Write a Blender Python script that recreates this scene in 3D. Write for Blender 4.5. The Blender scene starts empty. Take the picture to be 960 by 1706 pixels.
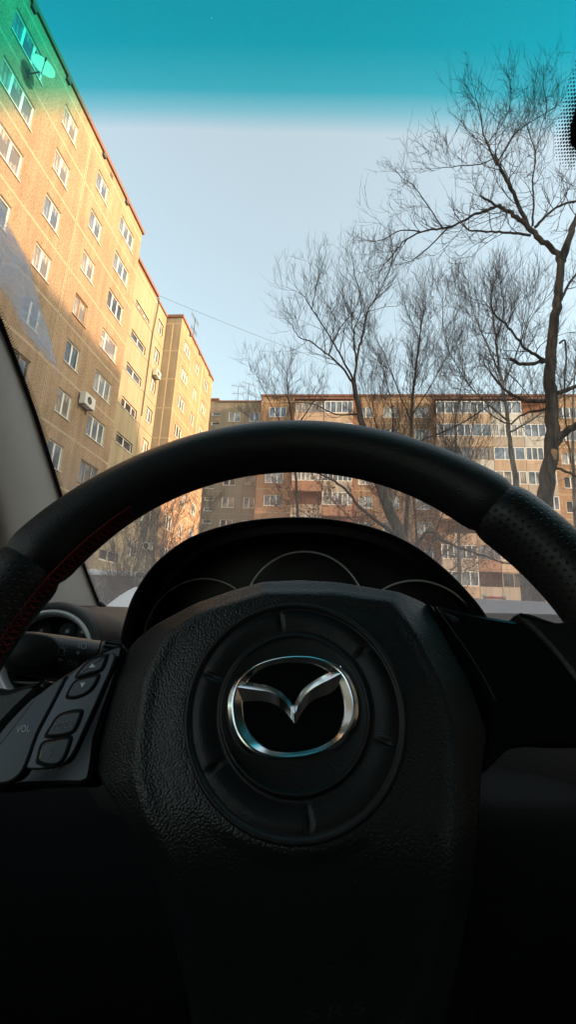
import bpy, math, random
import numpy as np
from mathutils import Vector, Matrix
R = math.radians
H = 0.95                      # eye height above the ground; all coordinates below are relative to the eye
sc = bpy.context.scene
col = sc.collection

# ------------------------------------------------------------------ camera frame
FOC = 723.5
def _n(v): v = np.array(v, float); return v/np.linalg.norm(v)
_Z = _n([142, -3060, FOC]); _Y = _n([63, 174, FOC]); _Y = _n(_Y-_Z*_Y.dot(_Z)); _X = np.cross(_Y, _Z)
RW = np.array([_X, _Y, _Z])
def ray(px, py): return RW@np.array([px-480, py-853, FOC])
def at(px, py, Y): d = ray(px, py); return d*(Y/d[1])          # point on the plane y = Y
def facing(px, py, X): d = ray(px, py); return d*(X/d[0])      # point on the plane x = X

# ------------------------------------------------------------------ objects
LOC = {}
def wloc(o): return LOC.get(o.name, Vector((0, 0, 0)))
def tag(o, label=None, cat=None, group=None, kind=None):
    for k, v in (('label', label), ('category', cat), ('group', group), ('kind', kind)):
        if v: o[k] = v
    return o
def empty(name, loc=(0, 0, 0), parent=None):
    o = bpy.data.objects.new(name, None); col.objects.link(o); o.empty_display_size = .1
    w = Vector((loc[0], loc[1], loc[2]+H))
    if parent: o.parent = parent; w = wloc(parent)
    else: o.location = w
    LOC[o.name] = w
    return o

class MB:
    def __init__(s): s.v = []; s.f = []; s.m = []; s.uv = {}
    def add(s, vs, fs, m=0):
        b = len(s.v); s.v += [tuple(map(float, v)) for v in vs]
        s.f += [tuple(b+i for i in f) for f in fs]; s.m += [m]*len(fs); return b
    def box(s, x0, x1, y0, y1, z0, z1, m=0):
        s.add([(x0,y0,z0),(x1,y0,z0),(x1,y1,z0),(x0,y1,z0),(x0,y0,z1),(x1,y0,z1),(x1,y1,z1),(x0,y1,z1)],
              [(3,2,1,0),(4,5,6,7),(0,1,5,4),(1,2,6,5),(2,3,7,6),(3,0,4,7)], m)
    def fbox(s, fr, u0, u1, v0, v1, n0, n1, m=0):              # a box in a local frame fr(u, v, n)
        s.add([fr(u0,v0,n0),fr(u1,v0,n0),fr(u1,v1,n0),fr(u0,v1,n0),fr(u0,v0,n1),fr(u1,v0,n1),fr(u1,v1,n1),fr(u0,v1,n1)],
              [(3,2,1,0),(4,5,6,7),(0,1,5,4),(1,2,6,5),(2,3,7,6),(3,0,4,7)], m)
    def grid(s, pts, m=0, cu=False, cv=False):                 # pts[i][j]
        nu, nv = len(pts), len(pts[0]); fs = []
        for i in range(nu if cu else nu-1):
            for j in range(nv if cv else nv-1):
                a, b = i, (i+1) % nu; c, d = j, (j+1) % nv
                fs.append((a*nv+c, b*nv+c, b*nv+d, a*nv+d))
        return s.add([p for r in pts for p in r], fs, m)
    def tube(s, path, rad, sides=6, m=0, closed=False, caps=True):
        P = [Vector(p) for p in path]; n = len(P)
        if not hasattr(rad, '__len__'): rad = [rad]*n
        t0 = (P[1]-P[0]).normalized(); up = Vector((0,0,1)) if abs(t0.z) < .9 else Vector((1,0,0))
        a = t0.cross(up).normalized(); rows = []
        for i in range(n):
            if closed: t = (P[(i+1) % n]-P[i-1])
            else: t = P[min(i+1, n-1)]-P[max(i-1, 0)]
            if t.length < 1e-9: t = t0
            t.normalize(); a = (a-t*a.dot(t)); a = a.normalized() if a.length > 1e-6 else t.orthogonal().normalized()
            b = t.cross(a)
            rows.append([P[i]+(a*math.cos(k*2*math.pi/sides)+b*math.sin(k*2*math.pi/sides))*rad[i] for k in range(sides)])
        base = s.grid(rows, m, cu=closed, cv=True)
        if caps and not closed and sides > 3:
            s.f.append(tuple(base+k for k in range(sides))); s.m.append(m)
            s.f.append(tuple(base+(n-1)*sides+k for k in reversed(range(sides)))); s.m.append(m)
    def prism(s, poly, fn, n0, n1, ch=0.0, m=0):               # poly in 2-D, fn(a, b, n) -> point, chamfered top edge
        poly = [np.array(p[:2], float) for p in poly]; k = len(poly)
        ar = sum(poly[i][0]*poly[(i+1) % k][1]-poly[(i+1) % k][0]*poly[i][1] for i in range(k))
        if ar < 0: poly = poly[::-1]
        ins = inset(poly, ch) if ch else poly
        rows = [[fn(*p, n0) for p in poly], [fn(*p, n1-(ch if ch else 0)) for p in poly]]
        if ch:
            mid = inset(poly, ch*.3); rows.append([fn(*p, n1-ch*.3) for p in mid]); rows.append([fn(*p, n1) for p in ins])
        b = s.grid(rows, m, cv=True); r = len(rows)
        s.f.append(tuple(b+(r-1)*k+i for i in range(k))); s.m.append(m)
        s.f.append(tuple(b+i for i in reversed(range(k)))); s.m.append(m)
    def build(s, name, mat, parent=None, smooth=False, loc=None, sharp=None):
        me = bpy.data.meshes.new(name)
        off = wloc(parent) if parent else None
        if off is None:
            a = np.array(s.v)
            off = Vector((a[:,0].mean(), a[:,1].mean(), a[:,2].min()+H)) if loc is None else Vector((loc[0], loc[1], loc[2]+H))
        me.from_pydata([(v[0]-off.x, v[1]-off.y, v[2]+H-off.z) for v in s.v], [], s.f)
        mats = mat if isinstance(mat, (list, tuple)) else [mat]
        for x in mats: me.materials.append(x)
        me.polygons.foreach_set('material_index', s.m)
        if smooth:
            me.polygons.foreach_set('use_smooth', [True]*len(me.polygons))
            if sharp: 
                try: me.set_sharp_from_angle(angle=R(sharp))
                except Exception: pass
        if s.uv:
            l = me.uv_layers.new(name='UVMap')
            for i, lo in enumerate(me.loops): l.data[i].uv = s.uv.get(lo.vertex_index, (0, 0))
        me.update()
        o = bpy.data.objects.new(name, me); col.objects.link(o)
        if parent: o.parent = parent
        else: o.location = off
        LOC[o.name] = off
        return o
def inset(poly, d):
    k = len(poly); out = []
    for i in range(k):
        a, b, c = poly[i-1], poly[i], poly[(i+1) % k]
        e1 = b-a; e2 = c-b; n1 = np.array([-e1[1], e1[0]]); n2 = np.array([-e2[1], e2[0]])
        n1 = n1/(np.linalg.norm(n1)+1e-12); n2 = n2/(np.linalg.norm(n2)+1e-12)
        q = n1+n2; q = q/max(1+n1.dot(n2), .45); out.append(b+q*d)
    return out
def cr(pts, n=6, closed=False):                                 # Catmull-Rom
    P = [np.array(p, float) for p in pts]; k = len(P); out = []
    for i in range(k if closed else k-1):
        g = lambda j: P[j % k] if closed else P[min(max(j, 0), k-1)]
        a, b, c, d = g(i-1), g(i), g(i+1), g(i+2)
        for j in range(n):
            t = j/n; out.append(.5*((2*b)+(c-a)*t+(2*a-5*b+4*c-d)*t*t+(3*b-a-3*c+d)*t**3))
    if not closed: out.append(P[-1])
    return out
def sstep(x, a, b): t = min(max((x-a)/(b-a), 0), 1); return t*t*(3-2*t)

# ------------------------------------------------------------------ materials
class NT:
    def __init__(s, name):
        s.mat = bpy.data.materials.new(name); s.mat.use_nodes = True; s.t = s.mat.node_tree
        s.b = s.t.nodes['Principled BSDF']; s.o = s.t.nodes['Material Output']
    def n(s, ty, **k):
        x = s.t.nodes.new(ty)
        for a, v in k.items():
            if a in x.bl_rna.properties and a not in ('inputs',): setattr(x, a, v)
            else: x.inputs[a.replace('_', ' ')].default_value = v
        return x
    def l(s, a, b): s.t.links.new(a, b)
    def noise(s, scale, detail=4, rough=.6, co='Object'):
        x = s.n('ShaderNodeTexNoise'); x.inputs['Scale'].default_value = scale; x.inputs['Detail'].default_value = detail; x.inputs['Roughness'].default_value = rough
        c = s.n('ShaderNodeTexCoord'); s.l(c.outputs[co], x.inputs['Vector']); return x
    def ramp(s, fac, stops):
        r = s.n('ShaderNodeValToRGB'); e = r.color_ramp.elements
        while len(e) < len(stops): e.new(.5)
        for i, (p, c) in enumerate(stops): e[i].position = p; e[i].color = (*c, 1) if len(c) == 3 else c
        s.l(fac, r.inputs['Fac']); return r
    def mix(s, fac, a, b, mode='MIX'):
        x = s.n('ShaderNodeMix', data_type='RGBA', blend_type=mode)
        for sock, v in ((x.inputs[0], fac), (x.inputs[6], a), (x.inputs[7], b)):
            if hasattr(v, 'links'): s.l(v, sock)
            elif isinstance(v, (int, float)): sock.default_value = v
            else: sock.default_value = (*v, 1)
        return x.outputs[2]
    def math(s, op, a, b=0.0, c=0.0):
        x = s.n('ShaderNodeMath', operation=op)
        for i, v in enumerate((a, b, c)):
            if hasattr(v, 'links'): s.l(v, x.inputs[i])
            else: x.inputs[i].default_value = v
        return x.outputs[0]
    def bump(s, h, strength=.3, dist=.01):
        x = s.n('ShaderNodeBump'); x.inputs['Strength'].default_value = strength; x.inputs['Distance'].default_value = dist
        s.l(h, x.inputs['Height']); s.l(x.outputs['Normal'], s.b.inputs['Normal']); return x
    def set(s, **k):
        for a, v in k.items():
            i = s.b.inputs[a.replace('_', ' ')]
            if hasattr(v, 'links'): s.l(v, i)
            elif isinstance(v, tuple) and len(v) == 3: i.default_value = (*v, 1)
            else: i.default_value = v
        return s
def plain(name, c, rough=.6, metal=0., spec=.5, var=.15, scale=8., bump=0., bscale=200.):
    m = NT(name); nz = m.noise(scale, 5)
    a = tuple(x*(1-var) for x in c); b = tuple(min(x*(1+var), 1) for x in c)
    m.set(Base_Color=m.ramp(nz.outputs['Fac'], [(.3, a), (.7, b)]).outputs['Color'], Roughness=rough, Metallic=metal)
    m.b.inputs['Specular IOR Level'].default_value = spec
    if bump: m.bump(m.noise(bscale, 3).outputs['Fac'], bump, .002)
    return m.mat
def pebble(name, c, dark=.55, var=.16, sc_=9):
    m = NT(name)
    co = m.n('ShaderNodeTexCoord')
    v = m.n('ShaderNodeTexVoronoi'); v.inputs['Scale'].default_value = sc_; m.l(co.outputs['Object'], v.inputs['Vector'])
    n1 = m.noise(sc_*1.3, 6, .75); n2 = m.noise(.35, 4, .6)
    base = m.ramp(n2.outputs['Fac'], [(.25, tuple(x*(1-var) for x in c)), (.75, tuple(min(1, x*(1+var)) for x in c))])
    sp = m.ramp(n1.outputs['Fac'], [(.38, (dark,)*3), (.5, (1, 1, 1)), (.68, (1.15, 1.13, 1.1))])
    bc = m.mix(1.0, base.outputs['Color'], sp.outputs['Color'], 'MULTIPLY')
    # rain streaks that run down the panels
    mp = m.n('ShaderNodeMapping'); mp.inputs['Scale'].default_value = (1.6, 1.6, .12); m.l(co.outputs['Object'], mp.inputs['Vector'])
    n3 = m.n('ShaderNodeTexNoise'); n3.inputs['Scale'].default_value = 1.4; n3.inputs['Detail'].default_value = 5; m.l(mp.outputs['Vector'], n3.inputs['Vector'])
    st = m.ramp(n3.outputs['Fac'], [(.35, (.8, .78, .76)), (.6, (1.04, 1.04, 1.04))])
    bc = m.mix(.8, bc, st.outputs['Color'], 'MULTIPLY')
    m.set(Base_Color=bc, Roughness=.9); m.b.inputs['Specular IOR Level'].default_value = .2
    m.bump(n1.outputs['Fac'], .5, .03)
    return m.mat
M = {}
M['wall_beige'] = pebble('beige pebble panels', (.36, .255, .17))
M['wall_cream'] = pebble('cream painted panels', (.34, .285, .20), dark=.93, var=.06)
M['wall_end'] = pebble('end wall panels', (.33, .275, .195), dark=.85, var=.1)
M['wall_orange'] = pebble('orange pebble panels', (.40, .26, .165))
M['far_grey'] = pebble('grey render', (.31, .25, .18), dark=.85, var=.1)
M['far_brown'] = pebble('brown pebble panels', (.37, .235, .145))
M['far_brick'] = pebble('red brown brick', (.36, .18, .115))
M['far_cream'] = pebble('pale balcony panels', (.50, .37, .27), dark=.85, var=.14)
M['far_concrete'] = pebble('weathered concrete', (.42, .36, .30), dark=.85, var=.14)
M['joint'] = plain('joint mortar', (.58, .47, .33), .9, spec=.1)
M['joint_dark'] = plain('open joint', (.12, .09, .06), .9, spec=.1)
M['cornice'] = plain('roof edge sheet', (.22, .10, .06), .6)
M['pvc'] = plain('window frame white', (.74, .72, .68), .4, var=.06)
M['wood'] = plain('window frame brown', (.30, .2, .12), .6)
M['reveal'] = plain('window reveal', (.66, .56, .42), .85, spec=.1)
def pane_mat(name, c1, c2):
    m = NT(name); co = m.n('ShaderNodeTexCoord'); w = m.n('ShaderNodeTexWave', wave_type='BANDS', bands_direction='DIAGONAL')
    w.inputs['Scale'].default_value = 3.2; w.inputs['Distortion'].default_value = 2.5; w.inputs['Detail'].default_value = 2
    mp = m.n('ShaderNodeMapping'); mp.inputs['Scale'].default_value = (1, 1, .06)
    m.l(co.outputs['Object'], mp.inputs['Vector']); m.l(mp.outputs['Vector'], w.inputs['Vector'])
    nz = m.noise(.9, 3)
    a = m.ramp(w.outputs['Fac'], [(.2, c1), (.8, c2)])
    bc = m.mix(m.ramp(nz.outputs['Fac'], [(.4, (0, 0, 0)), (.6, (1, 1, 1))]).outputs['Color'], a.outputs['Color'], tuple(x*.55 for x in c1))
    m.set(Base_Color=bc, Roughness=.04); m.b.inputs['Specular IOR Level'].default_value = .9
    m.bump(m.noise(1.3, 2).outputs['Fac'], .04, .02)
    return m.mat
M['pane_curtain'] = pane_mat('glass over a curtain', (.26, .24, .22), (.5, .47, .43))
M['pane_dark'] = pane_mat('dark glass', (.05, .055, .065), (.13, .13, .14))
M['pane_sky'] = pane_mat('glass toned as reflected sky', (.15, .19, .25), (.28, .32, .38))  # blue-grey base colour stands in for sky reflected in the pane
def bark(name, c1, c2, s=9):
    m = NT(name); co = m.n('ShaderNodeTexCoord'); mp = m.n('ShaderNodeMapping'); mp.inputs['Scale'].default_value = (1, 1, .22)
    m.l(co.outputs['Object'], mp.inputs['Vector'])
    v = m.n('ShaderNodeTexVoronoi', feature='DISTANCE_TO_EDGE'); v.inputs['Scale'].default_value = s*2.2; m.l(mp.outputs['Vector'], v.inputs['Vector'])
    nz = m.n('ShaderNodeTexNoise'); nz.inputs['Scale'].default_value = s; nz.inputs['Detail'].default_value = 8; m.l(mp.outputs['Vector'], nz.inputs['Vector'])
    m.set(Base_Color=m.ramp(nz.outputs['Fac'], [(.35, c1), (.7, c2)]).outputs['Color'], Roughness=.95); m.b.inputs['Specular IOR Level'].default_value = .1
    h = m.math('ADD', m.math('MULTIPLY', m.math('MINIMUM', v.outputs['Distance'], .12), 5), nz.outputs['Fac'])
    m.bump(h, .9, .02); return m.mat
M['bark'] = bark('rough dark bark', (.045, .035, .028), (.17, .13, .1))
M['bark_pale'] = bark('grey bark with frost', (.10, .085, .07), (.42, .38, .33), 6)
M['twig'] = plain('twig', (.12, .09, .075), .9, spec=.1)
M['twig_brown'] = plain('brown twig', (.16, .10, .065), .9, spec=.1)
M['bark_wound'] = plain('bare wood of a torn branch', (.45, .26, .13), .9, spec=.1)
M['leaf'] = plain('dead brown leaf', (.36, .155, .065), .8, var=.5, scale=2.5, spec=.2)
M['snow'] = plain('snow', (.78, .80, .84), .8, var=.06, bump=.4, bscale=30)
M['asphalt'] = plain('asphalt', (.07, .07, .07), .9, var=.3, scale=1.5, bump=.4, bscale=60)
M['steel'] = plain('galvanised steel', (.25, .25, .25), .5, .6)
M['white_plastic'] = plain('white painted metal', (.66, .63, .56), .5, var=.08)
M['grille'] = plain('dark grille', (.06, .06, .06), .6)
M['red_paint'] = plain('red paint', (.8, .06, .03), .5)
M['garage'] = plain('grey sheet metal', (.24, .23, .22), .7, var=.2, scale=1.2)

# ------------------------------------------------------------------ ground
g = MB(); n = 40; S = 700
pts = [[(-S+2*S*i/n, -S+2*S*j/n, -H) for j in range(n+1)] for i in range(n+1)]
g.grid(pts)
gm = NT('snowy ground'); gn = gm.noise(.18, 6)
gm.set(Base_Color=gm.ramp(gn.outputs['Fac'], [(.42, (.16, .145, .13)), (.56, (.62, .63, .66))]).outputs['Color'], Roughness=.9)
gm.bump(gm.noise(2.5, 6).outputs['Fac'], .5, .05)
ground = tag(g.build('ground', gm.mat, loc=(0, 0, -H)), kind='structure')
b = MB(); b.add([(-5, -60, -H+.004), (6.5, -60, -H+.004), (6.5, 44, -H+.004), (-5, 44, -H+.004)], [(0, 1, 2, 3)])
tag(b.build('courtyard_road', M['asphalt'], loc=(0, 0, -H)), kind='structure')
b = MB(); b.box(-5.15, -5.0, -60, 44, -H, -H+.13); b.box(6.5, 6.65, -60, 44, -H, -H+.13)
tag(b.build('road_kerb', M['far_concrete'], loc=(0, 0, -H)), kind='structure')

# ------------------------------------------------------------------ buildings
class Wall:
    """one flat facade with real openings; frame(u, v, n): u along, v up, n outwards"""
    def __init__(s, fr, u0, u1, v0, v1): s.fr = fr; s.r = (u0, u1, v0, v1); s.w = []; s.hj = []; s.vj = []; s.skin = True
    def win(s, u0, u1, v0, v1, kind): s.w.append((u0, u1, v0, v1, kind))
    def build(s, name, mats, parent, depth=.14, label=None):   # mats: wall, reveal, joint, dark joint
        u0, u1, v0, v1 = s.r; mb = MB(); fr = s.fr
        us = sorted({u0, u1, *[a for w in s.w for a in w[:2]]}); vs = sorted({v0, v1, *[a for w in s.w for a in w[2:4]]})
        for i in range(len(us)-1):
            for j in range(len(vs)-1):
                cu, cv = (us[i]+us[i+1])/2, (vs[j]+vs[j+1])/2
                if any(w[0] < cu < w[1] and w[2] < cv < w[3] for w in s.w): continue
                mb.add([fr(us[i], vs[j], 0), fr(us[i+1], vs[j], 0), fr(us[i+1], vs[j+1], 0), fr(us[i], vs[j+1], 0)], [(0, 1, 2, 3)])
        for a, b_, c, d, k in s.w:
            q = [(a, c), (b_, c), (b_, d), (a, d)]
            for i in range(4):
                p, r = q[i], q[(i+1) % 4]
                mb.add([fr(*p, 0), fr(*r, 0), fr(*r, -depth-.06), fr(*p, -depth-.06)], [(0, 1, 2, 3)], 1)
        for v in s.hj:
            mb.fbox(fr, u0, u1, v-.05, v+.05, -.01, .006, 2); mb.fbox(fr, u0, u1, v-.012, v+.008, .003, .009, 3)
        for u, a, b_, dk in s.vj: mb.fbox(fr, u-.055, u+.055, a, b_, -.01, .007, 2); (mb.fbox(fr, u-.02, u+.02, a, b_, .004, .010, 3) if dk else None)
        o = mb.build(name, mats, parent)
        if label: o['label'] = label
        return o
protos = {}
def window(fr, w, parent, rnd, name='window', depth=.12):
    u0, u1, v0, v1, kind = w; W_, H_ = u1-u0, v1-v0
    pm = rnd.choices(['pane_curtain', 'pane_dark', 'pane_sky'], [5, 3, 3])[0]
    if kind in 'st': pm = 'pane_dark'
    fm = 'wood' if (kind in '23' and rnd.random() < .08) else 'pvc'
    key = (round(W_, 2), round(H_, 2), kind, pm, fm, tuple(round(c, 2) for c in fr(1, 0, 0)-fr(0, 0, 0)))
    o0 = fr(u0, v0, 0)
    if key not in protos:
        f2 = lambda a, b_, n_: fr(u0+a, v0+b_, n_)-o0
        mb = MB(); t = .075; d0, d1 = -depth-.05, -depth+.02
        mb.fbox(f2, 0, W_, 0, t, d0, d1); mb.fbox(f2, 0, W_, H_-t, H_, d0, d1); mb.fbox(f2, 0, t, t, H_-t, d0, d1); mb.fbox(f2, W_-t, W_, t, H_-t, d0, d1)
        cuts = {'2': [.5], '3': [.34, .67], 's': [.5], 't': [.3, .7], 'v': [], 'p': [.3], '1': []}[kind] if kind in '23stvp1' else [i/int(kind[1:]) for i in range(1, int(kind[1:]))]
        for c in cuts: mb.fbox(f2, W_*c-.06, W_*c+.06, t, H_-t, d0, d1+.004)
        if kind == 'p': mb.fbox(f2, t, W_*.3-.06, H_*.55, H_*.55+.07, d0, d1)
        mb.fbox(f2, -.04, W_+.04, -.05, -.005, -.1, .06)                     # drip sill
        pb = MB(); pb.fbox(f2, t, W_-t, t, H_-t, -depth-.03, -depth-.012)
        for x in (mb, pb): x.v = [(a, b_, c) for a, b_, c in x.v]
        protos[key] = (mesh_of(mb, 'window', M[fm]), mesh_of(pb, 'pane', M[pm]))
    a, p = protos[key]
    o = bpy.data.objects.new(name, a); col.objects.link(o); o.parent = parent
    wl = wloc(parent); o.location = Vector((o0[0], o0[1], o0[2]+H))-wl
    q = bpy.data.objects.new('pane', p); col.objects.link(q); q.parent = o
    return o
def mesh_of(mb, name, mat):
    me = bpy.data.meshes.new(name); me.from_pydata(mb.v, [], mb.f); me.materials.append(mat); me.update(); return me

ST = 2.8
ROWS = [24.08-ST*k for k in range(9)]
JO = [25.42-ST*k for k in range(10)]
# --- the long block on the left: front bay, set-back stair bay, far bay
rnd = random.Random(5)
L = empty('apartment_building', (-20, 26, -H))
tag(L, 'long nine storey apartment block on the left with sunlit tan pebble panels', 'apartment building')
XF, XR = -13.77, -15.2
frF = lambda u, v, n_: np.array([XF+n_, u, v]); frR = lambda u, v, n_: np.array([XR+n_, u, v])
wl = Wall(frF, -12, 24.6, -H, 26.05)
for z in ROWS:
    for a, b_, k in ((-9.2, -7.9, '2'), (-6, -4, '3'), (-2.6, -1.3, '2'), (.6, 2.6, '3'), (5, 6.3, '2'), (8.5, 9.7, '2'), (11.95, 13.95, '3'), (15.55, 16.75, '2'), (18.85, 20.1, '2'), (21.75, 23.7, '3')):
        wl.win(a, b_, z-.66, z+.66, 'p' if (k == '3' and abs(z-15.68) < .1 and a > 20) else k)
wl.hj = JO; wl.vj = [(17.86, -H, 25.4, True), (11.1, -H, 25.4, True), (4.3, -H, 25.4, False)]
wl.build('wall', [M['wall_beige'], M['reveal'], M['joint'], M['joint_dark']], L)
for w in wl.w: 
    if w[1] > 4: window(frF, w, L, rnd)
for u in (-12, 24.6): mb = MB(); mb.add([frF(u, -H, -.001), frF(u, -H, -9), frF(u, 26.05, -9), frF(u, 26.05, -.001)], [(0, 1, 2, 3)]); mb.build('wall', M['wall_beige'], L)
wr = Wall(frR, 24.6, 33.5, -H, 25.95)
for k in range(8):
    zt = 23.2-ST*k if k == 0 else 20.62-ST*(k-1)
    wr.win(27.7, 30.25, zt-(.45 if k == 0 else .78), zt, 's' if k % 3 else 't')
for z in ROWS: wr.win(31.9, 33.0, z-.62, z+.66, '2')
wr.hj = [22.6, 25.42]; wr.vj = [(30.95, -H, 25.4, True)]
wr.build('wall', [M['wall_cream'], M['joint_dark'], M['wall_cream'], M['joint_dark']], L, label='pale cream set-back wall with the stair windows')
for v in JO[1:]: pass
for w in wr.w: window(frR, w, L, rnd)
mb = MB()
for v in JO[1:]: mb.fbox(frR, 24.7, 33.4, v-.02, v+.02, -.005, .008)
mb.build('panel_joint', M['joint_dark'], L)
wf = Wall(frF, 33.6, 44.6, -H, 26.05)
for z in ROWS:
    for a, b_, k in ((34.75, 36.6, '3'), (38.4, 39.55, '2'), (41.35, 43.05, '3')): wf.win(a, b_, z-.64, z+.64, k)
wf.hj = JO; wf.vj = [(40.6, -H, 25.4, False)]
wf.build('wall', [M['wall_orange'], M['reveal'], M['joint'], M['joint_dark']], L)
for w in wf.w: window(frF, w, L, rnd)
# the end wall of the far bay, facing the camera, and the back of the bay
frE = lambda u, v, n_: np.array([u, 33.6-n_, v])
we = Wall(frE, -19, XF, -H, 26.05); we.hj = JO; we.vj = [(-14.55, -H, 25.4, False)]
we.build('wall', [M['wall_end'], M['reveal'], M['joint'], M['joint_dark']], L, label='grey brown end wall of the far bay')
mb = MB(); mb.box(-26, XF-.01, 44.6-.02, 44.6, -H, 26.05); mb.build('wall', M['wall_orange'], L)
mb = MB()
mb.box(-26, XF+.12, -12, 24.72, 26.05, 26.3); mb.box(-26, XR+.12, 24.72, 31.2, 26.25, 26.5); mb.box(-26, XR+.1, 31.2, 33.48, 25.95, 26.15)
mb.box(-26, XF+.12, 33.48, 44.72, 26.05, 26.3)
mb.box(-26, XR-.02, 24.7, 31.2, 25.9, 26.25)
mb.build('roof', M['cornice'], L)
mb = MB()
for y in (3, 7.5, 12.5, 15.2, 18.9, 21.9, 35.8, 38.9, 43): mb.box(XF-.2, XF+.13, y, y+.28, 25.78, 26.04)
mb.build('roof_vent', M['grille'], L)
mb = MB(); mb.box(XF-.05, XF+.012, 19.95, 20.25, 25.55, 25.85); mb.build('vent_opening', M['joint_dark'], L)
mb = MB(); mb.tube([(XR+.07, 31.35, 26.3), (XR+.07, 31.3, 25), (XR+.1, 31.1, 23.6), (XR+.07, 31.0, 22.5), (XR+.07, 30.99, 15)], .035, 6)
mb.build('cable_conduit', M['grille'], L)

# --- air conditioners and the dish, each bolted to a wall
def ac_unit(fr, u, v, n_, label, w=.8, h=.55):
    o0 = fr(u+w/2, v, n_); r = empty('air_conditioner', tuple(o0)); tag(r, label, 'air conditioner', 'air conditioners on the left block')
    b = MB(); b.fbox(fr, u, u+w, v, v+h, n_+.08, n_+.42); b.build('casing', M['white_plastic'], r)
    b = MB(); c = fr(u+w*.42, v+h/2, n_+.425)
    rows = []
    for rr in (.02, .12, .22):
        rows.append([fr(u+w*.42+rr*math.cos(k*math.pi/10), v+h/2+rr*math.sin(k*math.pi/10), n_+.428) for k in range(20)])
    b.grid(rows, cv=True); b.build('fan_grille', M['grille'], r)
    b = MB()
    for x in (.12, w-.12):
        b.fbox(fr, u+x-.02, u+x+.02, v-.05, v-.005, n_+.001, n_+.46); b.fbox(fr, u+x-.02, u+x+.02, v-.3, v-.055, n_+.001, n_+.04)
    b.build('bracket', M['steel'], r)
    b = MB(); 
    for k in range(9): b.fbox(fr, u+.0, u+w, v+.06+k*.05, v+.08+k*.05, n_+.425, n_+.435) if k % 2 == 0 and False else None
    return r
ac_unit(frF, 20.55, 10.7, 0, 'air conditioner beside the third lowest visible window on the tan front bay', 1.0, .68)
ac_unit(frR, 31.95, 20.0-.75, 0, 'air conditioner under the second highest narrow window of the set-back wall', .9, .6)
ac_unit(frR, 31.9, 6.7, 0, 'air conditioner seen just under the steering wheel rim on the set-back wall', .95, .6)
ac_unit(frF, 41.6, 17.1, 0, 'air conditioner under a window at the far top right of the block', .85, .55)
ac_unit(frF, 34.7, 14.05, 0, 'air conditioner under a window just above the steering wheel rim', .85, .5)
ac_unit(frF, 41.5, 6.0, 0, 'air conditioner under a low window near the far building', .85, .5)
ac_unit(frE, -14.75, 4.55, 0, 'air conditioner on the grey end wall behind bare bushes', .8, .55)
r = empty('satellite_dish', (XF, 13.5, 23.2)); tag(r, 'round pale satellite dish fixed beside a top floor window', 'satellite dish')
dc = np.array([XF+.75, 13.05, 22.95]); dn = _n([.72, -.62, .12]); da = _n(np.cross(dn, [0, 0, 1])); db = np.cross(da, dn)
b = MB(); rows = []
for rr in np.linspace(0.01, .52, 9):
    rows.append([dc+dn*(.28*rr*rr-.02)+(da*math.cos(k*math.pi/18)*rr*.94+db*math.sin(k*math.pi/18)*rr) for k in range(36)])
b.grid(rows, cv=True)
d = b.build('reflector', M['white_plastic'], r, smooth=True); md = d.modifiers.new('thickness', 'SOLIDIFY'); md.thickness = .015
b = MB(); b.tube([dc-dn*.03, dc-dn*.2, (XF+.02, 13.2, 22.85)], .03, 8); b.tube([(XF+.03, 13.2, 23.1), (XF+.03, 13.2, 22.6)], .04, 8); b.build('wall_mount', M['steel'], r)
b = MB(); b.tube([dc-db*.56, dc-db*.2+dn*.5], .014, 6); b.tube([dc-db*.2+dn*.42, dc-db*.2+dn*.58], .035, 8); b.build('receiver_arm', M['grille'], r)

def antenna(x, y, z, h, label, ang=0, n_=6):
    r = empty('roof_antenna', (x, y, z)); tag(r, label, 'antenna', 'antennas on the roofs')
    b = MB(); b.tube([(x, y, z), (x, y, z+h)], .035, 6); b.build('mast', M['grille'], r)
    c, s_ = math.cos(ang), math.sin(ang)
    for lv, L_ in ((h*.97, .9), (h*.55, .7)):
        b = MB(); b.tube([(x-c*L_, y-s_*L_, z+lv), (x+c*L_, y+s_*L_, z+lv)], .022, 5)
        for k in range(n_):
            t = -L_+2*L_*k/(n_-1); b.tube([(x+c*t, y+s_*t, z+lv-.3), (x+c*t, y+s_*t, z+lv+.3)], .014, 4)
        b.build('antenna_boom', M['grille'], r)
antenna(XF-.5, 38.2, 26.28, 3.2, 'tall thin television antenna on the left block roof edge', R(85), 8)

# --- the block across the courtyard
rnd = random.Random(11)
B = empty('apartment_building', (8, 56, -H))
tag(B, 'wide nine storey apartment block across the yard with brown walls and glazed balconies', 'apartment building')
YF, YG, YB = 48.5, 49.9, 47.3
frB = lambda u, v, n_: np.array([u, YF-n_, v]); frG = lambda u, v, n_: np.array([u, YG-n_, v]); frK = lambda u, v, n_: np.array([u, YB-n_, v])
w1 = Wall(frG, -22, -8.55, -H, 26.1)
for k, z in enumerate(ROWS):
    for a, b_ in ((-12.9, -11.4), (-10.25, -8.9)): w1.win(a, b_, z-.66, z+.66, '2')
    w1.win(-15.05, -14.0, z+.15, z+.6, '1'); w1.win(-15.05, -14.0, z-1.15, z-.7, '1')
w1.hj = JO; w1.vj = [(-10.75, -H, 25.4, True)]
w1.build('wall', [M['far_grey'], M['reveal'], M['far_concrete'], M['joint_dark']], B, label='grey rendered wall with small stair windows')
for w in w1.w: window(frG, w, B, rnd, 'stair_window' if w[4] == '1' else 'window')
w2 = Wall(frB, -8.55, -3.9, -H, 26.15)
for z in ROWS: w2.win(-7.55, -5.4, z-.68, z+.68, '3')
w2.hj = JO; w2.build('wall', [M['far_brown'], M['reveal'], M['joint'], M['joint_dark']], B, label='brown wall with three pane windows')
for w in w2.w: window(frB, w, B, rnd)
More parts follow.
